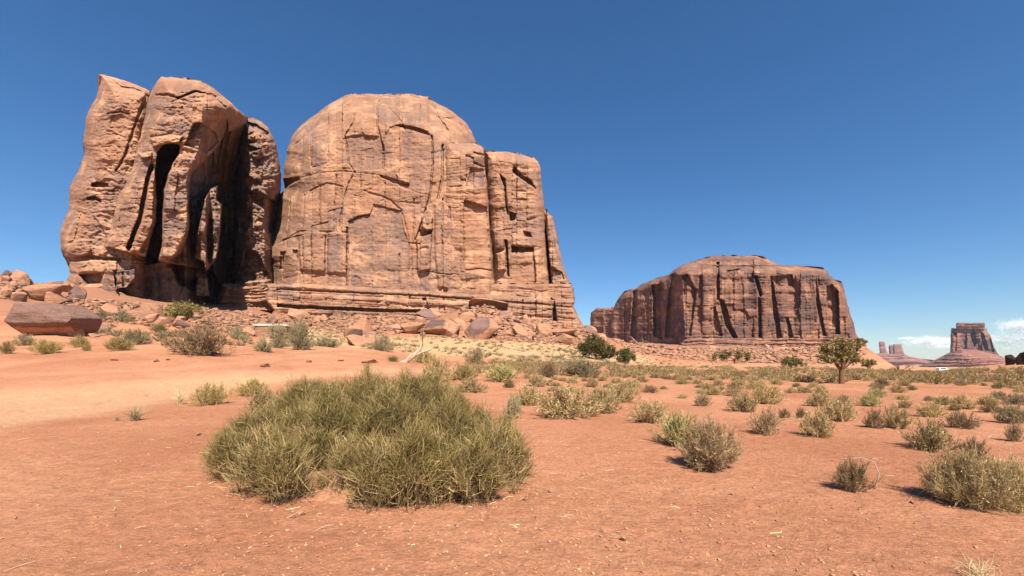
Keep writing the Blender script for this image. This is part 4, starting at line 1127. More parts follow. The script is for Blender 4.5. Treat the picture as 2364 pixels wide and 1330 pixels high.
class Acc:
    def __init__(s): s.V = []; s.F = []; s.C = []; s.o = 0
    def add(s, V, F, C): s.V.append(V); s.F.append(F + s.o); s.C.append(C); s.o += len(V)
    def mesh(s, name, smooth=False): return make_mesh(name, np.concatenate(s.V), np.concatenate(s.F), np.concatenate(s.C), smooth)

def tube(acc, pts, rad, sides=6, tone=(0.5, 0.5, 0)):
    pts = np.array(pts, float); n = len(pts)
    V = []
    up = np.array([0.3, 0.2, 1.0])
    for i in range(n):
        t = pts[min(i + 1, n - 1)] - pts[max(i - 1, 0)]; t /= np.linalg.norm(t) + 1e-9
        a = np.cross(t, up); 
        if np.linalg.norm(a) < 1e-3: a = np.cross(t, [1, 0, 0])
        a /= np.linalg.norm(a); b = np.cross(t, a)
        for k in range(sides):
            an = 2 * math.pi * k / sides
            V.append(pts[i] + rad[i] * (math.cos(an) * a + math.sin(an) * b))
    F = []
    for i in range(n - 1):
        for k in range(sides):
            F.append((i * sides + k, i * sides + (k + 1) % sides, (i + 1) * sides + (k + 1) % sides, (i + 1) * sides + k))
    acc.add(np.array(V), np.array(F), np.tile(tone, (len(V), 1)))

def shrub_mesh(seed, n_branch, n_twig, width, upright, name, wstem=0.010, dead=0.2, flat=1.0, leafy=0.0, tl=0.3):
    """dome of stems: main branches from the root, each carrying twigs toward the outside. about 1 across, 0.6-0.7 high"""
    r = np.random.RandomState(seed); A = Acc()
    nb = n_branch
    az = r.rand(nb) * 2 * np.pi; el = np.arcsin(np.clip(upright + (1 - upright) * r.rand(nb) ** 0.8, 0, 1))
    el = np.where(r.rand(nb) < 0.15, el * 0.4, el)
    lob = 1 + 0.28 * np.sin(az * 2 + seed) + 0.18 * np.sin(az * 3 + 2 * seed)
    L = (0.36 + 0.16 * r.rand(nb)) * (0.75 + 0.25 * lob)
    D = np.stack([np.cos(az) * np.cos(el), np.sin(az) * np.cos(el), np.sin(el) * flat], -1)
    root = np.stack([0.10 * r.randn(nb), 0.10 * r.randn(nb), np.zeros(nb)], -1)
    tip = root + D * L[:, None] + [0, 0, 0.02]
    mid = root + D * L[:, None] * 0.5 + 0.03 * r.randn(nb, 3) - [0, 0, 0.02]
    mid[:, 2] = np.maximum(mid[:, 2], 0.015)
    dd = r.rand(nb)
    tone = np.stack([np.clip(0.5 + 0.5 * dd, 0, 1), 0.35 + 0.3 * r.rand(nb), dd * 0], -1)
    A.add(*ribbons(root, mid, tip, wstem * 0.9, wstem * 0.5, tone, r))
    # twigs
    N = n_branch * n_twig
    bi = np.repeat(np.arange(nb), n_twig); t = 0.35 + 0.65 * r.rand(N) ** 0.7
    S = np.where((t < 0.5)[:, None], root[bi] + (mid[bi] - root[bi]) * (t * 2)[:, None], mid[bi] + (tip[bi] - mid[bi]) * ((t - 0.5) * 2)[:, None])
    dv = D[bi] * 0.7 + 0.62 * r.randn(N, 3) + [0, 0, 0.35]
    dv /= np.linalg.norm(dv, axis=1)[:, None]
    l = tl * (0.35 + 0.65 * r.rand(N)) * 0.5
    E = S + dv * l[:, None]; Mi = S + dv * (l * 0.5)[:, None] + 0.012 * r.randn(N, 3)
    E[:, 2] = np.maximum(E[:, 2], 0.008)
    isd = (r.rand(N) < dead)
    tone = np.stack([np.clip(np.where(isd, 0.75 + 0.25 * r.rand(N), 0.05 + 0.5 * r.rand(N) ** 1.3), 0, 1), np.clip(0.5 + 0.25 * r.randn(N), 0, 1), t * 0], -1)
    A.add(*ribbons(S, Mi, E, wstem * 0.55, wstem * 0.3, tone, r))
    if leafy > 0:
        k = int(N * leafy); j = r.randint(N, size=k); u = r.rand(k)[:, None]
        P = S[j] + (E[j] - S[j]) * (0.3 + 0.7 * u); q = r.randn(k, 3); q /= np.linalg.norm(q, axis=1)[:, None]; q[:, 2] = np.abs(q[:, 2])
        ll = 0.022 + 0.02 * r.rand(k)
        tone = np.stack([0.1 + 0.5 * r.rand(k), np.clip(0.5 + 0.3 * r.randn(k), 0, 1), u[:, 0] * 0], -1)
        A.add(*ribbons(P, P + q * ll[:, None] * 0.6, P + q * ll[:, None], 0.006, 0.004, tone, r))
    return A.mesh(name)

SH = {}
def protos(key, mat, k, **kw):
    SH[key] = []
    for i in range(k):
        me = shrub_mesh(5000 + hash_key(key) + i * 7, name=key, **kw); me.materials.append(mat); SH[key].append(me)
def hash_key(s): return sum(ord(c) * (i + 3) for i, c in enumerate(s)) % 997
protos('sage', M_sage, 6, n_branch=90, n_twig=30, width=1, upright=0.15, wstem=0.0085, dead=0.4, flat=1.05, leafy=0.5)
protos('brown', M_brown, 4, n_branch=90, n_twig=30, width=1, upright=0.12, wstem=0.008, dead=0.4, flat=1.1, leafy=0.2)
protos('grey', M_grey, 4, n_branch=90, n_twig=30, width=1, upright=0.15, wstem=0.008, dead=0.3, flat=1.05, leafy=0.8)
protos('green', M_green, 4, n_branch=100, n_twig=30, width=1, upright=0.3, wstem=0.007, dead=0.2, flat=1.2, tl=0.42)
protos('yellow', M_yellow, 3, n_branch=110, n_twig=14, width=1, upright=0.35, wstem=0.011, dead=0.35, flat=1.15, tl=0.42)
protos('hero_brown', M_brown, 1, n_branch=170, n_twig=70, width=1, upright=0.25, wstem=0.0045, dead=0.5, flat=1.35, leafy=0.25, tl=0.34)
protos('hero_straw', M_strawy, 2, n_branch=240, n_twig=75, width=1, upright=0.18, wstem=0.0032, dead=0.55, flat=1.15, leafy=0.2, tl=0.36)
protos('hero_small', M_brown, 1, n_branch=110, n_twig=40, width=1, upright=0.25, wstem=0.006, dead=0.6, flat=1.3, leafy=0.3, tl=0.32)

protos('tangle', M_straw, 1, n_branch=34, n_twig=7, width=1, upright=0.05, wstem=0.006, dead=0.8, flat=0.6, tl=0.8)

def grass_tuft(seed, n, name, w=0.010, spread=0.5):
    r = np.random.RandomState(seed); A = Acc()
    az = r.rand(n) * 6.283; lean = spread * r.rand(n) ** 0.8
    L = 0.45 + 0.35 * r.rand(n)
    P0 = 0.06 * r.randn(n, 3); P0[:, 2] = 0
    D1 = np.stack([np.cos(az) * lean, np.sin(az) * lean, np.sqrt(1 - lean ** 2 * 0.9)], -1)
    P1 = P0 + D1 * L[:, None] * 0.55
    D2 = np.stack([np.cos(az) * lean * 1.7, np.sin(az) * lean * 1.7, 1 - lean * 0.9], -1)
    P2 = P1 + D2 * L[:, None] * 0.45
    P2[:, 2] = np.maximum(P2[:, 2], 0.01)
    tone = np.stack([r.rand(n), np.clip(0.5 + 0.2 * r.randn(n), 0, 1), az * 0], -1)
    A.add(*ribbons(P0, P1, P2, w, w * 0.25, tone, r))
    return A.mesh(name)
TUFT = []
for i in range(3):
    me = grass_tuft(70 + i, 150, 'grass_tuft', 0.011, 0.85); me.materials.append(M_straw); TUFT.append(me)

_msz = {}
def mesh_size(me):
    if me.name not in _msz:
        co = np.zeros(len(me.vertices) * 3, np.float32); me.vertices.foreach_get('co', co); co = co.reshape(-1, 3)
        _msz[me.name] = (2 * float(np.percentile(np.hypot(co[:, 0], co[:, 1]), 94)), float(np.percentile(co[:, 2], 98)))
    return _msz[me.name]

def plant(name, key, px, py, w, h, label, group=None, cat='shrub', mesh=None, hm=0.62, p=None, depth=None):
    if p is None: p = hit(px, py)
    if p is None: return None
    sc = p[1] / FPX
    me = mesh or rnd.choice(SH[key])
    o = obj(name, me)
    W = w * sc * p[1] / math.hypot(p[0], p[1]); H = h * sc
    mw, mh = mesh_size(me)
    H *= 0.84
    o.scale = (W / mw, (depth or W) / mw, H / mh)
    o.location = (p[0], p[1] + W * 0.30, p[2] - 0.01)
    o.location.z = tz(o.location.x, o.location.y) - 0.01
    o.rotation_euler = (0, 0, rnd.uniform(0, 6.28))
    tag(o, label, cat, group)
    return o

SHR = [
    # key, px, foot py, w, h, label
    ('hero_brown', 1655, 1090, 136, 125, 'dark twiggy shrub alone on bare red sand, right of centre'),
    ('yellow', 1580, 1035, 115, 90, 'straw-coloured shrub growing behind the dark twiggy shrub'),
    ('hero_small', 1985, 1138, 92, 84, 'small round shrub with pale arching twigs on bare sand'),
    ('hero_straw', 2285, 1182, 225, 135, 'large straw-coloured shrub with a black shadow, near the right edge'),
    ('hero_straw', 2375, 1186, 150, 130, 'straw-coloured shrub cut by the right frame edge'),
    ('sage', 2180, 1045, 150, 78, 'wide tan shrub just behind the large straw-coloured shrub'),
    ('brown', 2262, 1062, 70, 55, 'brownish shrub between the wide tan shrub and the large straw one'),
    ('brown', 1783, 1006, 80, 66, 'brown shrub with its shadow to the left, mid right sand'),
    ('sage', 1900, 1012, 80, 72, 'spreading tan shrub with bare lower twigs, right of the brown one'),
    ('sage', 1510, 978, 100, 58, 'low tan shrub touching the straw-coloured shrub'),
    ('sage', 1310, 968, 160, 84, 'wide tan shrub right of the big green bush'),
    ('sage', 1395, 955, 90, 66, 'tan shrub joined to the right side of the wide tan shrub'),
    ('sage', 1220, 937, 84, 50, 'pale tan shrub behind the right shoulder of the big green bush'),
    ('sage', 1440, 930, 80, 58, 'rounded tan shrub behind the joined pair'),
    ('sage', 1725, 952, 72, 48, 'rounded grey-tan shrub alone in the middle right sand'),
    ('sage', 1782, 934, 86, 52, 'pale tan shrub right behind the rounded grey-tan one'),
    ('brown', 1630, 938, 44, 34, 'small brown shrub behind the straw-coloured shrub'),
    ('sage', 1955, 974, 86, 60, 'tan shrub with a bushy crown, below the juniper'),
    ('sage', 1905, 940, 70, 42, 'pale shrub left of the bushy tan shrub below the juniper'),
    ('brown', 2028, 990, 56, 50, 'small brown shrub beside the tall tan one on the right'),
    ('sage', 2090, 992, 86, 62, 'tall tan shrub on the right, with pale twigs'),
    ('brown', 2240, 992, 90, 44, 'flat brown shrub left of a curved dry stick'),
    ('sage', 2165, 965, 80, 40, 'tan shrub behind the wide tan shrub, right side'),
    ('brown', 2356, 1020, 50, 52, 'small brown shrub at the right frame edge'),
    ('brown', 1815, 965, 30, 24, 'tiny brown twig shrub, left of a tiny pair'),
    ('brown', 1852, 965, 26, 26, 'tiny brown twig shrub, right of a tiny pair'),
    ('brown', 436, 822, 168, 84, 'big rounded grey-brown bush on the bank above the track'),
    ('grey', 296, 797, 80, 40, 'grey-green bush left of the big grey-brown bush'),
    ('green', 262, 811, 72, 34, 'olive bush in front of the grey-green bush'),
    ('green', 174, 803, 54, 30, 'olive bush below the right end of the huge slab'),
    ('green', 194, 811, 24, 20, 'tiny olive bush beside the one below the huge slab'),
    ('green', 92, 819, 78, 38, 'scraggly olive bush at the bank edge, below the huge slab'),
    ('grey', 40, 798, 60, 30, 'small tan-green bush below the left part of the huge slab'),
    ('green', 6, 818, 40, 34, 'olive bush at the left frame edge on the bank'),
    ('grey', 170, 757, 32, 24, 'small grey bush to the right of the huge slab'),
    ('grey', 225, 738, 54, 22, 'low grey bush on the slope above the layered boulder'),
    ('grey', 275, 745, 46, 32, 'grey bush in front of the dark blocky boulder'),
    ('green', 360, 768, 44, 22, 'small green bush below the orange boulders'),
    ('grey', 540, 782, 44, 30, 'grey bush right of the big grey-brown bush'),
    ('grey', 600, 812, 48, 36, 'grey-green bush in front of the pale flat-topped block'),
    ('grey', 636, 804, 40, 30, 'pale grey bush beside the tall upright grey shrub'),
    ('grey', 632, 788, 60, 44, 'upright grey shrub hiding the pale flat-topped block'),
    ('grey', 684, 808, 60, 76, 'tall pale grey shrub of fanned upright stems by the track'),
    ('grey', 745, 800, 60, 30, 'grey shrub right of the tall pale grey one'),
    ('grey', 882, 811, 54, 42, 'rounded grey shrub right of the smooth orange boulders'),
    ('green', 905, 835, 28, 16, 'tiny green tuft shrub left of the fallen log'),
    ('green', 470, 937, 96, 58, 'green broom shrub with dark dead wood under it, left of the big green bush'),
    ('green', 572, 916, 84, 44, 'low green broom shrub at the edge of the pale track'),
    ('sage', 1005, 884, 84, 66, 'pale shrub behind the top of the big green bush'),
    ('green', 1068, 880, 64, 46, 'green shrub right of the pale one behind the big green bush'),
    ('yellow', 1158, 884, 80, 46, 'bright yellow-green shrub in the middle distance'),
    ('sage', 1085, 907, 80, 34, 'low pale shrub in front of the green one, behind the big bush'),
    ('brown', 1174, 896, 30, 20, 'tiny brown shrub below the yellow-green shrub'),
    ('brown', 1095, 842, 46, 40, 'brown shrub standing right of the fallen log'),
    ('brown', 1265, 872, 44, 38, 'twiggy brown shrub under the thin dead snag'),
    ('grey', 1352, 872, 90, 44, 'olive grey shrub in front of the round green juniper'),
    ('sage', 1238, 893, 50, 30, 'small pale shrub in front of the thin dead snag'),
    ('green', 975, 838, 60, 30, 'green tufty bush around the fallen log'),
    ('grey', 1185, 968, 44, 60, 'pale dead twigs at the right shoulder of the big green bush'),
    ('sage', 598, 958, 76, 64, 'pale dead twig clump at the left shoulder of the big green bush'),
    ('brown', 10, 632, 40, 20, 'dark bush on the left skyline'),
    ('tangle', 2300, 1352, 170, 62, 'tangle of bleached dead twigs at the lower right corner'),
]
for e in SHR:
    key, px, py, w, h, lab = e
    plant('twig_tangle' if 'tangle' in lab else 'desert_shrub', key, px, py, w, h, lab, mesh=SH[key][rnd.randrange(len(SH[key]))], cat='shrub')

for (px, py, w, h, lab) in ((296, 974, 72, 44, 'pale yellow dry grass tuft alone beside the track'), (406, 935, 50, 42, 'straw grass tuft left of the green broom shrub'),
                            (265, 972, 24, 14, 'tiny flattened straw tuft left of the pale yellow grass tuft')):
    plant('grass_tuft', None, px, py, w, h, lab, cat='grass tuft', mesh=TUFT[rnd.randrange(3)], hm=0.72)

# the scrub plain: more shrubs, named after what they stand near
LM = [(1380, 832, 'the round green juniper'), (1447, 840, 'the dark second juniper'), (1705, 838, 'the spreading mesa-foot tree'), (1836, 850, 'the dark flat bush under the mesa'),
      (1958, 886, 'the lone juniper tree'), (2095, 866, 'the bare twisted tree'), (1655, 1060, 'the dark twiggy shrub'), (1310, 950, 'the wide tan shrub'), (1158, 880, 'the yellow-green shrub'),
      (2175, 856, 'the white vehicle'), (2320, 838, 'the black boulders on the right skyline'), (2090, 985, 'the tall tan shrub'), (970, 825, 'the fallen log')]
occupied = [(1958, 897, 50), (1958, 915, 30)] + [(e[1], e[2] - e[4] * 0.3, max(e[3], 40) * 0.5) for e in SHR]
FIELD = [(1060, 842), (1340, 838), (1500, 846), (1760, 850), (2100, 858), (2364, 846), (2364, 985), (2200, 960), (2060, 960), (1880, 935), (1700, 925), (1560, 920), (1480, 905), (1330, 930), (1220, 900), (1060, 865)]
made = 0; tries = 0
while made < 250 and tries < 14000:
    tries += 1
    px = rnd.uniform(1060, 2364); py = rnd.uniform(842, 985)
    if rnd.random() < 0.22: py = 842 + (py - 842) * 0.5
    if not in_poly(px, py, FIELD): continue
    p = hit_fast(px, py)
    if p is None: continue
    size = rnd.uniform(0.5, 1.2)
    w = size / p[1] * FPX
    if any(abs(px - a) < (r_ * 0.8 + w * 0.34) and abs(py - b) < (r_ * 0.8 + w * 0.34) * 0.32 for a, b, r_ in occupied): continue
    if vnoise(np.array([p[0] * 0.25]), np.array([p[1] * 0.25]), 91)[0] < -0.2: continue
    occupied.append((px, py, w * 0.5))
    key = rnd.choice(['sage', 'sage', 'sage', 'sage', 'grey', 'brown', 'yellow'] if px < 1800 else ['sage', 'sage', 'sage', 'brown', 'yellow', 'grey'])
    hh = size * rnd.uniform(0.40, 0.54) / p[1] * FPX
    lx, ly, ln = min(LM, key=lambda q: (q[0] - px) ** 2 + ((q[1] - py) * 2.2) ** 2)
    kind = {'sage': 'tan', 'grey': 'grey-green', 'brown': 'brown', 'yellow': 'yellowish', 'green': 'olive'}[key]
    rel = ('in front of' if py > ly + 10 else 'behind' if py < ly - 10 else 'beside')
    side = 'to the left' if px < lx - 25 else 'to the right' if px > lx + 25 else 'straight'
    szw = 'small' if size < 0.7 else 'large' if size > 1.0 else 'mid-sized'
    if rel == 'beside': rel = 'level with'
    shp = ' flat' if hh / w < 0.44 else ' upright' if hh / w > 0.50 else ''
    if len(f'{szw} {kind} shrub {rel} {ln} {side}'.split()) < 16: szw += shp
    lab = f'{szw} {kind} shrub {rel} {ln}, {side}' if side != 'straight' else f'{szw} {kind} shrub directly {rel} {ln}'
    if lab in _used: lab = spot_label(px, py, f'{szw} {kind} shrub', [(e[1], e[2], e[5].split(',')[0]) for e in SHR], lab)
    _used[lab] = 1
    plant('scrub_bush', key, px, py, w, hh, lab, 'shrubs scattered over the scrub plain', p=p)
    made += 1

# far scrub and grass tufts nobody could count
SMALL = []
for q in range(12):
    me = shrub_mesh(7000 + q, 18, 7, 1, 0.15, 'small_shrub', wstem=0.022, dead=0.35, flat=0.95, leafy=0.0, tl=0.42)
    co = np.zeros(len(me.vertices) * 3, np.float32); me.vertices.foreach_get('co', co)
    fv = np.zeros(len(me.loops), np.int32); me.loops.foreach_get('vertex_index', fv)
    cc = np.zeros(len(me.vertices) * 4, np.float32); me.color_attributes['tone'].data.foreach_get('color', cc)
    SMALL.append((co.reshape(-1, 3).astype(float), fv.reshape(-1, 4), cc.reshape(-1, 4)[:, :3].astype(float)))
    bpy.data.meshes.remove(me)
def scrub_mass(name, polys, n, smin, smax, label, tone, mat, blades=16, aspect=0.55):
    A = Acc(); r = np.random.RandomState(hash_key(name))
    for poly, share, dlim in polys:
        m = int(n * share)
        xs = [p[0] for p in poly]; ys = [p[1] for p in poly]
        qx = r.uniform(min(xs), max(xs), m * 9); qy = r.uniform(min(ys), max(ys), m * 9)
        ok = inside(qx, qy, poly) & (fbm(qx / 45, qy / 9, 3, 71) + 0.25 * r.rand(len(qx)) > -0.07); qx, qy = qx[ok][:m], qy[ok][:m]
        P = [hit_fast(a, b) for a, b in zip(qx, qy)]; P = np.array([p for p in P if p is not None and dlim[0] < p[1] < dlim[1]])
        if not len(P): continue
        P = P[r.rand(len(P)) < 0.12 + 0.88 * sstep(24, 75, P[:, 1])] if name == 'far_scrub' else P
        k = len(P); S = smin + (smax - smin) * r.rand(k) ** 1.6
        if name == 'far_scrub':
            for q in range(12):
                V, F, C = SMALL[q]; nn = len(V)
                I = np.arange(q, k, 12); m_ = len(I)
                if not m_: continue
                an = r.rand(m_) * 6.283; ca, sa = np.cos(an)[:, None], np.sin(an)[:, None]
                sx = S[I][:, None] * 1.15; sz = S[I][:, None] * (0.75 + 0.45 * r.rand(m_)[:, None])
                Q = np.stack([(V[None, :, 0] * ca - V[None, :, 1] * sa) * sx, (V[None, :, 0] * sa + V[None, :, 1] * ca) * sx, V[None, :, 2] * sz], -1) + P[I][:, None, :]
                FF = (F[None] + (np.arange(m_) * nn)[:, None, None]).reshape(-1, 4)
                CC = np.tile(C[None], (m_, 1, 1)); CC[..., 0] = np.clip(CC[..., 0] * 0.7 + 0.45 * (r.rand(m_)[:, None] - 0.25), 0, 1); CC[..., 1] = np.clip(CC[..., 1] + 0.3 * (r.rand(m_)[:, None] - 0.5), 0, 1)
                A.add(Q.reshape(-1, 3), FF, CC.reshape(-1, 3))
            continue
        bi = np.repeat(np.arange(k), blades); N = len(bi)
        az = r.rand(N) * 6.283; le = r.rand(N) ** 0.6
        root = P[bi] + np.stack([np.cos(az) * le * 0.30, np.sin(az) * le * 0.30, az * 0], -1) * S[bi][:, None]
        D = np.stack([np.cos(az) * le * 0.8 + 0.35 * r.randn(N), np.sin(az) * le * 0.8 + 0.35 * r.randn(N), 0.9 - 0.6 * le + 0.5 * r.rand(N)], -1)
        L = S[bi] * aspect * (0.5 + 0.7 * r.rand(N))
        tip = root + D * L[:, None]; mid = root + D * L[:, None] * 0.5 + 0.05 * S[bi][:, None] * r.randn(N, 3)
        pt = r.rand(k)
        tn = np.stack([np.clip(pt[bi] * 0.7 + 0.3 * r.rand(N), 0, 1), np.clip(0.5 + 0.22 * r.randn(N), 0, 1), az * 0], -1)
        A.add(*ribbons(root, mid, tip, 0.034 * S[bi], 0.018 * S[bi], tn, r))
    o = obj(name, A.mesh(name), mat); tag(o, label, 'scrub', kind='stuff')
FARP = [(1340, 838), (1500, 846), (1700, 848), (2000, 852), (2160, 857), (2260, 847), (2364, 838), (2364, 900), (2200, 890), (2000, 885), (1700, 880), (1400, 872), (1080, 860), (1100, 838)]
scrub_mass('far_scrub', [(FARP, 1.0, (22, 320))], 3400, 0.45, 1.35, 'dense mat of pale scrub on the far plain', None, M_sage, 42, 0.40)
SLOPE = [(620, 800), (640, 760), (760, 752), (900, 780), (1050, 776), (1160, 786), (1260, 785), (1340, 802), (1430, 815), (1520, 838), (1400, 842), (1250, 838), (1050, 826), (900, 810), (780, 800)]
scrub_mass('slope_grass', [(SLOPE, 1.0, (30, 230))], 900, 0.5, 1.1, 'sparse yellow dry grass on the slope under the dome', None, M_straw, 22, 0.5)
scrub_mass('slope_scrub', [(SLOPE, 0.6, (30, 260)), ([(140, 690), (420, 720), (640, 745), (600, 800), (400, 800), (200, 780)], 0.25, (30, 200)), ([(1240, 800), (1400, 800), (1560, 832), (1960, 842), (1980, 855), (1500, 850), (1300, 842)], 0.3, (30, 420))],
           620, 0.7, 1.5, 'small grey-green bushes dotting the grassy slope', None, M_grey, 40, 0.5)

# ------------------------------------------------------------------ the big green bush (ephedra) on its low sand mound
def big_bush():
    r = np.random.RandomState(404)
    ox, oy = -1.82, 5.05
    root = empty('ephedra_bush', (ox, oy, tz(ox, oy)))
    tag(root, 'huge spreading green broom bush on the sand, front centre', 'bush')
    clumps = []   # px, foot py, width px, top py   -> clump ellipsoids
    for px, py, w, top in ((520, 1120, 120, 985), (700, 1120, 110, 985), (690, 1075, 140, 930), (590, 1165, 130, 985), (640, 1185, 90, 1010), (560, 1060, 150, 940), (660, 1030, 170, 890), (800, 1020, 210, 868), (940, 1020, 200, 866), (780, 1170, 120, 1000),
                           (860, 1195, 110, 1010), (930, 1196, 120, 985), (1030, 1120, 150, 935), (1010, 1185, 110, 1010), (1090, 1185, 120, 1015), (1140, 1150, 130, 975), (1175, 1125, 100, 990), (1100, 1050, 150, 920),
                           (880, 1090, 180, 905), (740, 1085, 150, 905), (1000, 980, 140, 880), (700, 960, 130, 880)):
        d = CAMZ * FPX / (py - HOR) + 0.15
        sc = d / FPX
        c = np.array([(px - CX) * sc, d + w * sc * 0.42, 0.0]); H = CAMZ - (top - HOR) * (c[1]) / FPX
        clumps.append((c, w * sc * 0.56, max(0.35, H)))
    G = Acc(); Wd = Acc()
    for ci, (c, R, H) in enumerate(clumps):
        n = int(440 * (R / 0.4) ** 1.6)
        # tuft roots inside the upper hull of the clump
        az = r.rand(n) * 6.283; rr = np.sqrt(r.rand(n)); 
        hz = np.sqrt(np.maximum(0, 1 - rr ** 2.4))
        lay = 0.35 + 0.6 * r.rand(n) ** 0.5
        P = np.stack([c[0] + np.cos(az) * rr * R, c[1] + np.sin(az) * rr * R * 0.9, (H - 0.14) * hz * lay], -1)
        lump = fbm(P[:, 0] * 3.1, P[:, 1] * 3.1, 3, 55)
        P[:, 2] = np.maximum(P[:, 2] * (1 + 0.55 * lump), 0.03)
        hf = fbm(P[:, 0] * 8.0, P[:, 1] * 8.0 + P[:, 2] * 5.0, 2, 57)
        P = c + (P - c) * (1 + 0.30 * hf)[:, None]; P[:, 2] = np.maximum(P[:, 2], 0.03)
        P = P[lump > -0.2]; az = az[lump > -0.2]; rr = rr[lump > -0.2]; hz = hz[lump > -0.2]; lay = lay[lump > -0.2]; n = len(P)
        outw = np.stack([np.cos(az) * rr, np.sin(az) * rr, 0.9 + 0.4 * r.rand(n)], -1)
        # woody stem from the clump root to the tuft
        keep = r.rand(n) < 0.5
        S0 = np.array([c[0], c[1], 0.0]) + 0.10 * R * r.randn(n, 3); S0[:, 2] = 0.0
        Mi = S0 * 0.5 + P * 0.5 + 0.05 * r.randn(n, 3) - outw * [0, 0, 0.05]
        tn = np.stack([0.3 + 0.7 * r.rand(n), 0.2 + 0.4 * r.rand(n), az * 0], -1)
        Wd.add(*ribbons(S0[keep], Mi[keep], P[keep], 0.006, 0.0035, tn[keep], r))
        k = 11
        lump2 = np.clip(hf[lump > -0.2] * 2.5, -1, 1)
        bi = np.repeat(np.arange(n), k); N = len(bi)
        D = outw[bi] * [0.7, 0.7, 0.8] + 0.72 * r.randn(N, 3) + [0, 0, 0.15]
        D /= np.linalg.norm(D, axis=1)[:, None]
        L = (0.06 + 0.14 * r.rand(N)) * (0.75 + 0.25 * hz[bi])
        L = L * np.where(r.rand(N) < 0.07, 1.8, 1.0)
        st = P[bi] + 0.03 * r.randn(N, 3); st[:, 2] = np.maximum(st[:, 2], 0.01)
        tip = st + D * L[:, None]; tip[:, 2] = np.maximum(tip[:, 2] + 0.02 * hz[bi], 0.006)
        mid = 0.5 * (st + tip) + 0.010 * r.randn(N, 3)
        deadz = fbm(P[:, 0] * 2.2, P[:, 1] * 2.2, 3, 15) + 0.55 * np.exp(-((P[:, 0] + 1.75) ** 2 + (P[:, 1] - 5.6) ** 2) / 0.10)
        dead = r.rand(N) < np.clip(0.34 + 0.3 * sstep(0.45, 0.1, P[bi][:, 2]) + 1.6 * np.maximum(0, deadz[bi] - 0.02) + 0.25 * (lay[bi] < 0.6), 0, 0.88)
        tn = np.stack([np.where(dead, 0.55 + 0.45 * r.rand(N), 0.25 * r.rand(N)), np.clip(0.5 + 0.30 * r.randn(N) + 0.25 * lump2[bi] - 0.3 * dead * r.rand(N), 0, 1), az[bi] * 0], -1)
        G.add(*ribbons(st, mid, tip, 0.0030, 0.0014, tn, r))
    # stray bleached sticks
    for _ in range(60):
        c, R, H = clumps[r.randint(len(clumps))]
        a = r.rand() * 6.283
        p0 = np.array([c[0] + math.cos(a) * R * 0.4, c[1] - abs(math.sin(a)) * R * 0.4, H * 0.5 * r.rand()]); d = np.array([math.cos(a), -0.6 * r.rand(), 0.5 * r.randn()])
        L = 0.25 + 0.3 * r.rand()
        p2 = p0 + d * L; p2[2] = max(0.01, p2[2])
        Wd.add(*ribbons(p0[None], (p0 + d * L * 0.5 + 0.05 * r.randn(3))[None], p2[None], 0.004, 0.002, np.array([[1.0, 0.9, 0]]), r))
    org = np.array(root.location)
    g = G.mesh('foliage'); w = Wd.mesh('branches')
    for me, nm, mt in ((g, 'foliage', M_green), (w, 'woody_branches', M_brown)):
        co = np.zeros(len(me.vertices) * 3, np.float32); me.vertices.foreach_get('co', co)
        me.vertices.foreach_set('co', (co.reshape(-1, 3) - org).ravel().astype(np.float32)); me.update()
        obj(nm, me, mt, root)
    # sand caught in the middle of the bush
    n = 48; X, Y = np.meshgrid(np.linspace(-2.2, 2.2, n), np.linspace(-1.1, 1.9, n))
    hgt = 0.30 * np.exp(-(((X - 0.1) / 1.25) ** 2 + ((Y - 0.45) / 0.75) ** 2) * 1.2) + 0.02 * fbm(X * 4, Y * 4, 3, 9)
    e = np.minimum(np.minimum(X + 2.2, 2.2 - X), np.minimum(Y + 1.1, 1.9 - Y))
    Zg = terrain(X + ox, Y + oy)
    Z = Zg + hgt - 0.06 + (-0.1) * sstep(0.3, 0.0, e)
    idx = np.arange(n * n).reshape(n, n)
    Q = np.stack([idx[:-1, :-1], idx[:-1, 1:], idx[1:, 1:], idx[1:, :-1]], -1).reshape(-1, 4)
    V = np.stack([X + ox, Y + oy, Z], -1).reshape(-1, 3)
    o = obj('sand_mound', make_mesh('sand_mound', V, Q, np.tile([0.35, 0.0, 0.0], (len(V), 1)), True), M_ground); tag(o, kind='structure')
big_bush()

# broken twigs and dry leaves lying on the near sand
def litter():
    r = np.random.RandomState(505); n = 900
    a = np.radians(r.uniform(-56, 56, n)); d = 2.8 + 13 * r.rand(n) ** 1.3
    X = np.sin(a) * d; Y = np.cos(a) * d
    near = np.hypot(X + 1.82, (Y - 5.0) * 1.2)
    keep = (r.rand(n) < np.clip(0.25 + 0.9 * np.exp(-((near - 2.1) / 0.5) ** 2) + vnoise(X * 0.6, Y * 0.6, 66), 0, 1)) & (Y > 2.4)
    X, Y = X[keep], Y[keep]; n = len(X); Z = terrain(X, Y) + 0.006
    an = r.rand(n) * 6.283; L = 0.03 + 0.16 * r.rand(n) ** 2.5
    P0 = np.stack([X, Y, Z], -1); D = np.stack([np.cos(an), np.sin(an), 0.06 * r.rand(n)], -1)
    P2 = P0 + D * L[:, None]; P1 = 0.5 * (P0 + P2) + 0.12 * L[:, None] * r.randn(n, 3) * [1, 1, 0.2] + [0, 0, 0.006]
    A = Acc(); A.add(*ribbons(P0, P1, P2, 0.0035, 0.002, np.stack([r.rand(n), 0.3 + 0.6 * r.rand(n), an * 0], -1), r))
    o = obj('twig_litter', A.mesh('twig_litter'), M_straw); tag(o, 'broken dry twigs strewn over the near sand', 'litter', kind='stuff')
litter()

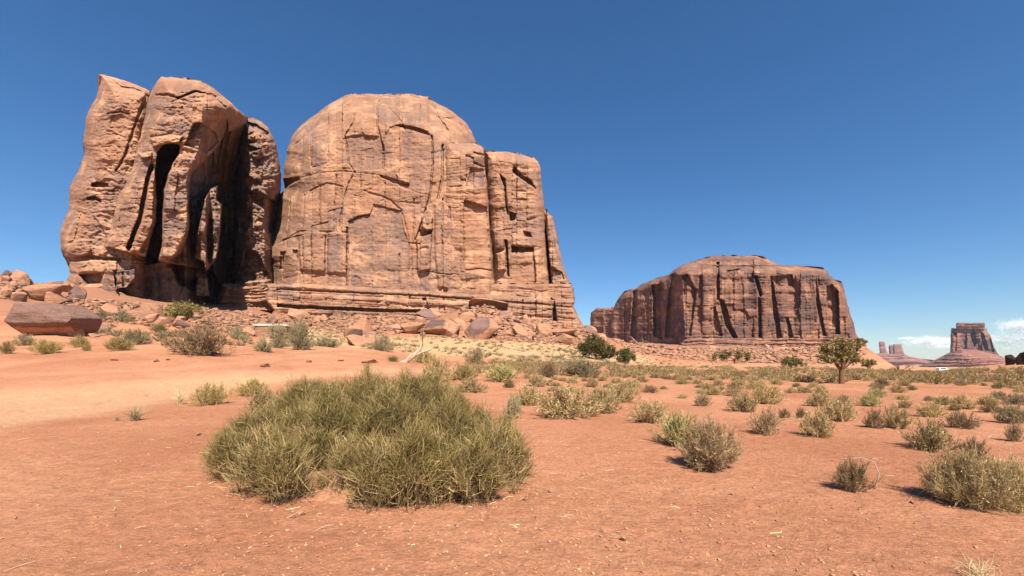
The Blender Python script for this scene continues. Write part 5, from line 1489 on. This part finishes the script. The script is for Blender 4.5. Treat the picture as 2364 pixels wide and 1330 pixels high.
# ------------------------------------------------------------------ trees
def tree(name, label, px, py, w, h, seed, trunk_frac, mat_leaf, lobes, n_leaf, trunk_r=0.05, lean=0.0, bare=False, cat='tree', limbs=9, leaf=0.05):
    """lobes: (x, z, radius) of the crown in units of half width / height above foot, y spread at random"""
    r = np.random.RandomState(seed)
    p = hit(px, py); sc = p[1] / FPX; W, H = w * sc, h * sc
    p = p + np.array([0, W * 0.2, 0]); p[2] = tz(p[0], p[1])
    root = empty(name, tuple(p)); tag(root, label, cat)
    T = Acc(); R = trunk_r * H
    fork = np.array([lean * W, 0, H * trunk_frac])
    tube(T, [(0, 0, -0.1), (0.05 * W * lean, 0.0, H * trunk_frac * 0.3), (lean * W * 0.6, 0.02, H * trunk_frac * 0.7), fork], [R * 1.35, R * 1.05, R * 0.95, R * 0.85], 9)
    L = Acc()
    for (lx, lz, lr) in lobes:
        c = np.array([lx * W * 0.5, (r.rand() - 0.5) * W * 0.5 * (1 - abs(lx) * 0.6), lz * H]); rad = lr * W * 0.5
        mid = fork * 0.5 + c * 0.5 + np.array([0, 0, -0.06 * H]) + 0.05 * W * r.randn(3)
        tube(T, [fork - [0, 0, R], mid, c], [R * 0.55, R * 0.38, R * 0.14], 6)
        for _ in range(limbs):
            d = r.randn(3); d[2] = abs(d[2]) * 0.6; d /= np.linalg.norm(d)
            s = mid + (c - mid) * r.rand()
            e = c + d * rad * (0.6 + 0.5 * r.rand())
            tube(T, [s, 0.5 * (s + e) + 0.12 * rad * r.randn(3), e], [R * 0.20, R * 0.12, R * 0.03], 4)
        if not bare:
            n = int(n_leaf * lr ** 2)
            k = max(4, n // 40)
            cd = r.randn(k, 3); cd /= np.linalg.norm(cd, axis=1)[:, None]
            cc = c + cd * rad * (0.45 + 0.6 * r.rand(k) ** 0.5)[:, None] * [1, 1, 0.75]
            bi = r.randint(k, size=n)
            P = cc[bi] + r.randn(n, 3) * rad * 0.17
            q = (P - c) / rad * 0.6 + 0.8 * r.randn(n, 3) + [0, 0, 0.5]; q /= np.linalg.norm(q, axis=1)[:, None]
            ll = leaf * H * (0.5 + 0.7 * r.rand(n)); shade = r.rand(k)
            tn = np.stack([np.clip(0.15 + 0.55 * shade[bi] + 0.3 * r.rand(n), 0, 1), np.clip(0.5 + 0.22 * r.randn(n), 0, 1), ll * 0], -1)
            L.add(*ribbons(P, P + q * ll[:, None] * 0.5 + 0.1 * ll[:, None] * r.randn(n, 3), P + q * ll[:, None], 0.24 * ll, 0.12 * ll, tn, r))
    obj('trunk', T.mesh('trunk', True), M_wood, root)
    if L.V: obj('crown', L.mesh('crown'), mat_leaf, root)
    return root

tree('juniper_tree', 'lone juniper tree with a bare trunk and lopsided crown, on the plain', 1958, 887, 96, 112, 1, 0.34, M_leaf,
     [(-0.45, 0.62, 0.50), (0.1, 0.72, 0.52), (-0.15, 0.80, 0.48), (0.35, 0.58, 0.42), (-0.6, 0.56, 0.34), (-0.1, 0.62, 0.46), (1.0, 0.88, 0.22), (0.85, 0.78, 0.16), (0.55, 0.52, 0.28), (-0.75, 0.72, 0.25)], 2100, 0.045, limbs=14)
tree('juniper_bush', 'round green juniper bush in front of the gap', 1380, 832, 84, 52, 2, 0.1, M_leaf_dk, [(-0.5, 0.55, 0.5), (0.0, 0.7, 0.55), (-0.2, 0.4, 0.55), (0.5, 0.4, 0.5), (0.8, 0.3, 0.3), (-0.1, 0.85, 0.3)], 3400, 0.03, leaf=0.09)
tree('juniper_bush', 'dark small juniper bush right of the round green one', 1447, 840, 42, 38, 3, 0.1, M_leaf_dk, [(-0.3, 0.55, 0.6), (0.2, 0.7, 0.5), (0.4, 0.35, 0.55), (-0.5, 0.3, 0.5)], 2600, 0.03, leaf=0.10)
tree('juniper_tree', 'spreading flat-topped juniper at the foot of the mesa', 1705, 840, 88, 32, 4, 0.3, M_leaf, [(-0.7, 0.6, 0.32), (-0.35, 0.75, 0.34), (0.05, 0.72, 0.34), (0.4, 0.65, 0.3), (0.8, 0.5, 0.25)], 3200, 0.05, leaf=0.12)
tree('juniper_bush', 'dark flat juniper bush below the mesa, left of the lone juniper', 1836, 852, 66, 30, 5, 0.1, M_leaf_dk, [(-0.6, 0.4, 0.4), (-0.1, 0.6, 0.45), (0.4, 0.5, 0.42), (0.8, 0.3, 0.3)], 2600, 0.03, leaf=0.11)
tree('juniper_tree', 'small crooked juniper leaning right of the lone juniper', 2012, 858, 38, 28, 6, 0.35, M_leaf, [(0.1, 0.7, 0.5), (-0.4, 0.6, 0.35), (0.6, 0.7, 0.35)], 2400, 0.07, lean=0.1, leaf=0.12)
tree('bare_tree', 'bare twisted dead tree low on the plain, right of the juniper', 2095, 868, 62, 30, 7, 0.2, M_leaf, [(-0.8, 0.6, 0.35), (-0.4, 0.8, 0.35), (0.0, 0.85, 0.35), (0.4, 0.8, 0.35), (0.85, 0.6, 0.35)], 0, 0.07, bare=True, limbs=8)
tree('juniper_bush', 'grey-green juniper at the foot of the left butte', 405, 740, 84, 46, 8, 0.15, M_leaf, [(-0.4, 0.5, 0.5), (0.0, 0.7, 0.5), (0.45, 0.55, 0.45), (0.0, 0.35, 0.5), (-0.7, 0.35, 0.35)], 3200, 0.03, leaf=0.08)
tree('thin_snag', 'thin dead snag tree behind the fallen log', 974, 800, 30, 60, 9, 0.55, M_leaf, [(-0.2, 0.8, 0.3), (0.3, 0.95, 0.25), (0.1, 0.75, 0.3)], 0, 0.022, bare=True, limbs=5)
tree('thin_snag', 'thin leafless snag left of the round green juniper', 1268, 860, 44, 52, 10, 0.4, M_leaf, [(-0.5, 0.75, 0.3), (0.4, 0.9, 0.3), (0.1, 0.7, 0.3)], 0, 0.022, bare=True, limbs=5)
tree('bare_bush', 'rust-brown bare bush in front of the rounded boulder', 690, 770, 62, 46, 11, 0.2, M_leaf, [(-0.6, 0.8, 0.35), (-0.2, 0.9, 0.35), (0.25, 0.9, 0.35), (0.6, 0.7, 0.35), (0, 0.6, 0.3)], 0, 0.02, bare=True, limbs=12, cat='bush')

# fallen bleached log
def log():
    p = hit(948, 838); sc = p[1] / FPX
    root = empty('fallen_log', tuple(p)); tag(root, 'bleached dead log propped up on its stubs beside the dirt track', 'log')
    P = lambda x, y, yy=0.0: ((x - 948) * sc, yy, (838 - y) * sc)
    A = Acc()
    tube(A, [P(922, 838), P(938, 834, .1), P(955, 820, .2), P(968, 806, .3), P(974, 790, .3)], [0.14, 0.22, 0.24, 0.15, 0.06], 8)
    tube(A, [P(936, 840, -.1), P(942, 828, 0), P(952, 818, .1)], [0.12, 0.17, 0.2], 7)
    obj('trunk', A.mesh('trunk', True), M_dead, root)
    B_ = Acc(); tube(B_, [P(955, 822, .2), P(975, 812, .3), P(990, 808, .2), P(1003, 802, .2)], [0.13, 0.12, 0.10, 0.03], 7)
    tube(B_, [P(975, 812, .3), P(978, 822, .3), P(972, 836, .3)], [0.06, 0.05, 0.03], 6)
    obj('branch', B_.mesh('branch', True), M_dead, root)
log()

# dead sticks
def stick(label, pts, rad, mat=M_dead):
    p0 = hit(*pts[0]); A = Acc(); q = [np.zeros(3)]
    for k, (px, py) in enumerate(pts[1:]):
        sc = p0[1] / FPX
        q.append(np.array([(px - pts[0][0]) * sc, 0.02 * k, max(0.01, (pts[0][1] - py) * sc)]))
    tube(A, q, [rad * (1 - 0.7 * i / (len(q) - 1)) for i in range(len(q))], 5)
    o = obj('dry_stick', A.mesh('dry_stick', True), mat, None, tuple(p0)); tag(o, label, 'stick')
stick('pale arching dry stick over the small round shrub', [(2020, 1128), (2030, 1095), (2022, 1068), (1995, 1058), (1955, 1062)], 0.008)
stick('dark dry stick poking left from the small round shrub', [(1975, 1130), (1950, 1112), (1925, 1100), (1905, 1094)], 0.008, M_wood)
stick('curved pale dry stick right of the flat brown shrub', [(2280, 1012), (2296, 1000), (2302, 985)], 0.010)
stick('bleached twig lying in the sand before the big green bush', [(664, 1196), (685, 1184), (705, 1170)], 0.006)
stick('bent pale twig on sand below the big green bush', [(735, 1222), (752, 1214), (770, 1212)], 0.005)

# white vehicle far off on the plain road
def vehicle():
    p = hit(2176, 857.2) if hit(2176, 857.2) is not None else at(2176, 857, 240)
    root = empty('parked_van', (p[0], p[1], p[2])); tag(root, 'tiny white vehicle on the plain below the square butte', 'vehicle')
    k_ = p[1] / FPX
    W, D_, H = 23 * k_, 9 * k_, 9 * k_
    prof = [(-0.5, 0.16), (-0.5, 0.85), (-0.44, 1.0), (0.18, 1.0), (0.30, 0.62), (0.48, 0.52), (0.5, 0.16)]
    V = [(x * W, s * D_ / 2 * (0.94 if z > 0.7 else 1), z * H) for s in (-1, 1) for x, z in prof]; n = len(prof)
    me = bpy.data.meshes.new('body')
    me.from_pydata(V, [], [tuple(range(n))[::1], tuple(range(2 * n - 1, n - 1, -1))] + [(i, i + n, (i + 1) % n + n, (i + 1) % n) for i in range(n)])
    obj('body', me, plain('white_paint', (0.85, 0.85, 0.84), 0.03), root)
    gm = plain('dark_glass', (0.03, 0.035, 0.04), 0.1)
    me = bpy.data.meshes.new('side_window')
    me.from_pydata([(-0.4 * W, -D_ / 2 - .01, .62 * H), (.15 * W, -D_ / 2 - .01, .62 * H), (.13 * W, -D_ / 2 * .95 - .02, .9 * H), (-.4 * W, -D_ / 2 * .95 - .02, .9 * H)], [], [(0, 1, 2, 3)]); obj('side_window', me, gm, root)
    tm = plain('tyre', (0.03, 0.03, 0.03), 0.1)
    for x in (-0.3, 0.32):
        for s in (-1, 1):
            A = Acc(); q = H * 0.17; tube(A, [(x * W, s * D_ * .5 - .12 * s, q), (x * W, s * D_ * .5 + .05 * s, q)], [q, q], 14); tube(A, [(x * W, s * D_ * .5 + .05 * s, q), (x * W, s * D_ * .5 + .052 * s, q)], [q, .01], 14)
            obj('wheel', A.mesh('wheel'), tm, root)
vehicle()

# ------------------------------------------------------------------ clouds: far puffs of many small flakes
def cloud(label, blobs, D, seed, n, cat='cloud', name='cloud', flake=1.0):
    r = np.random.RandomState(seed); Ps = []
    tot = sum(b[4] for b in blobs)
    for (px, py, rx, ry, wt) in blobs:
        k = int(n * wt / tot)
        q = r.randn(k * 2, 3)
        c = at(px, py, D); sc = D / FPX
        P = c + q * np.array([rx * sc, rx * sc * 0.8, ry * sc]) * 0.5
        dens = fbm(P[:, 0] / (14 * sc), P[:, 2] / (6 * sc), 4, seed) + 0.25
        P = P[(r.rand(len(P)) < np.clip(0.30 + 0.9 * dens, 0, 1))][:k]
        Ps.append(P)
    P = np.concatenate(Ps); N = len(P)
    s = D / FPX * 0.5 * flake * (0.5 + r.rand(N))
    nrm = np.array([0.15, -0.6, 0.75]) + 0.35 * r.randn(N, 3); nrm /= np.linalg.norm(nrm, axis=1)[:, None]
    a = np.cross(nrm, r.randn(N, 3)); a /= np.linalg.norm(a, axis=1)[:, None]; b = np.cross(nrm, a)
    V = np.stack([P - a * s[:, None], P + b * s[:, None] * 0.8, P + a * s[:, None], P - b * s[:, None] * 0.8], 1).reshape(-1, 3)
    F = np.arange(4 * N).reshape(-1, 4)
    org = P.mean(0)
    o = obj(name, make_mesh(name, V - org, F), M_cloud, None, tuple(org)); tag(o, label, cat)
M_cloud, nt_, b_ = mat_new('cloud_white'); b_.inputs['Base Color'].default_value = (0.88, 0.88, 0.88, 1); b_.inputs['Roughness'].default_value = 1; b_.inputs['Specular IOR Level'].default_value = 0
cloud('thin white cloud streak low between the two far buttes', [(2140, 785, 22, 8, 1.0), (2165, 792, 40, 8, 1.2), (2170, 800, 40, 5, 0.6), (2110, 790, 24, 5, 0.3), (2095, 781, 14, 3, 0.25), (2185, 784, 30, 6, 0.5)], 15000, 21, 9000)
cloud('white puffy cloud at the right frame edge', [(2366, 756, 36, 18, 2.4), (2345, 752, 34, 12, 1.0), (2345, 780, 50, 14, 2.0), (2375, 790, 50, 14, 1.0), (2330, 800, 30, 8, 0.35), (2318, 785, 20, 8, 0.3), (2400, 770, 50, 26, 1.5)], 16000, 22, 24000)
cloud('faint short contrail high in the sky', [(1603, 15, 5, 4, 0.12), (1598, 20, 6, 5, 0.2), (1591, 27, 7, 6, 0.2), (1584, 35, 7, 6, 0.15), (1577, 44, 6, 6, 0.1)], 14000, 23, 60, 'contrail', 'contrail', 0.5)

# ------------------------------------------------------------------ haze
def haze():
    s = 9400.0; z0, z1 = -52.0, 330.0
    V = [(x, y, z) for z in (z0, z1) for x, y in ((-s, -s), (s, -s), (s, s), (-s, s))]
    me = bpy.data.meshes.new('haze')
    me.from_pydata(V, [], [(0, 3, 2, 1), (4, 5, 6, 7), (0, 1, 5, 4), (1, 2, 6, 5), (2, 3, 7, 6), (3, 0, 4, 7)])
    m = bpy.data.materials.new('haze_air'); m.use_nodes = True; nt = m.node_tree
    nt.nodes.remove(nt.nodes['Principled BSDF'])
    v = nt.nodes.new('ShaderNodeVolumePrincipled'); v.inputs['Color'].default_value = (0.80, 0.88, 1.0, 1); v.inputs['Density'].default_value = 2.6e-5; v.inputs['Anisotropy'].default_value = 0.0
    out = [n for n in nt.nodes if n.type == 'OUTPUT_MATERIAL'][0]
    nt.links.new(v.outputs['Volume'], out.inputs['Volume'])
    o = obj('haze', me, m); tag(o, 'thin bluish desert haze in the air', 'haze', kind='stuff')
haze()
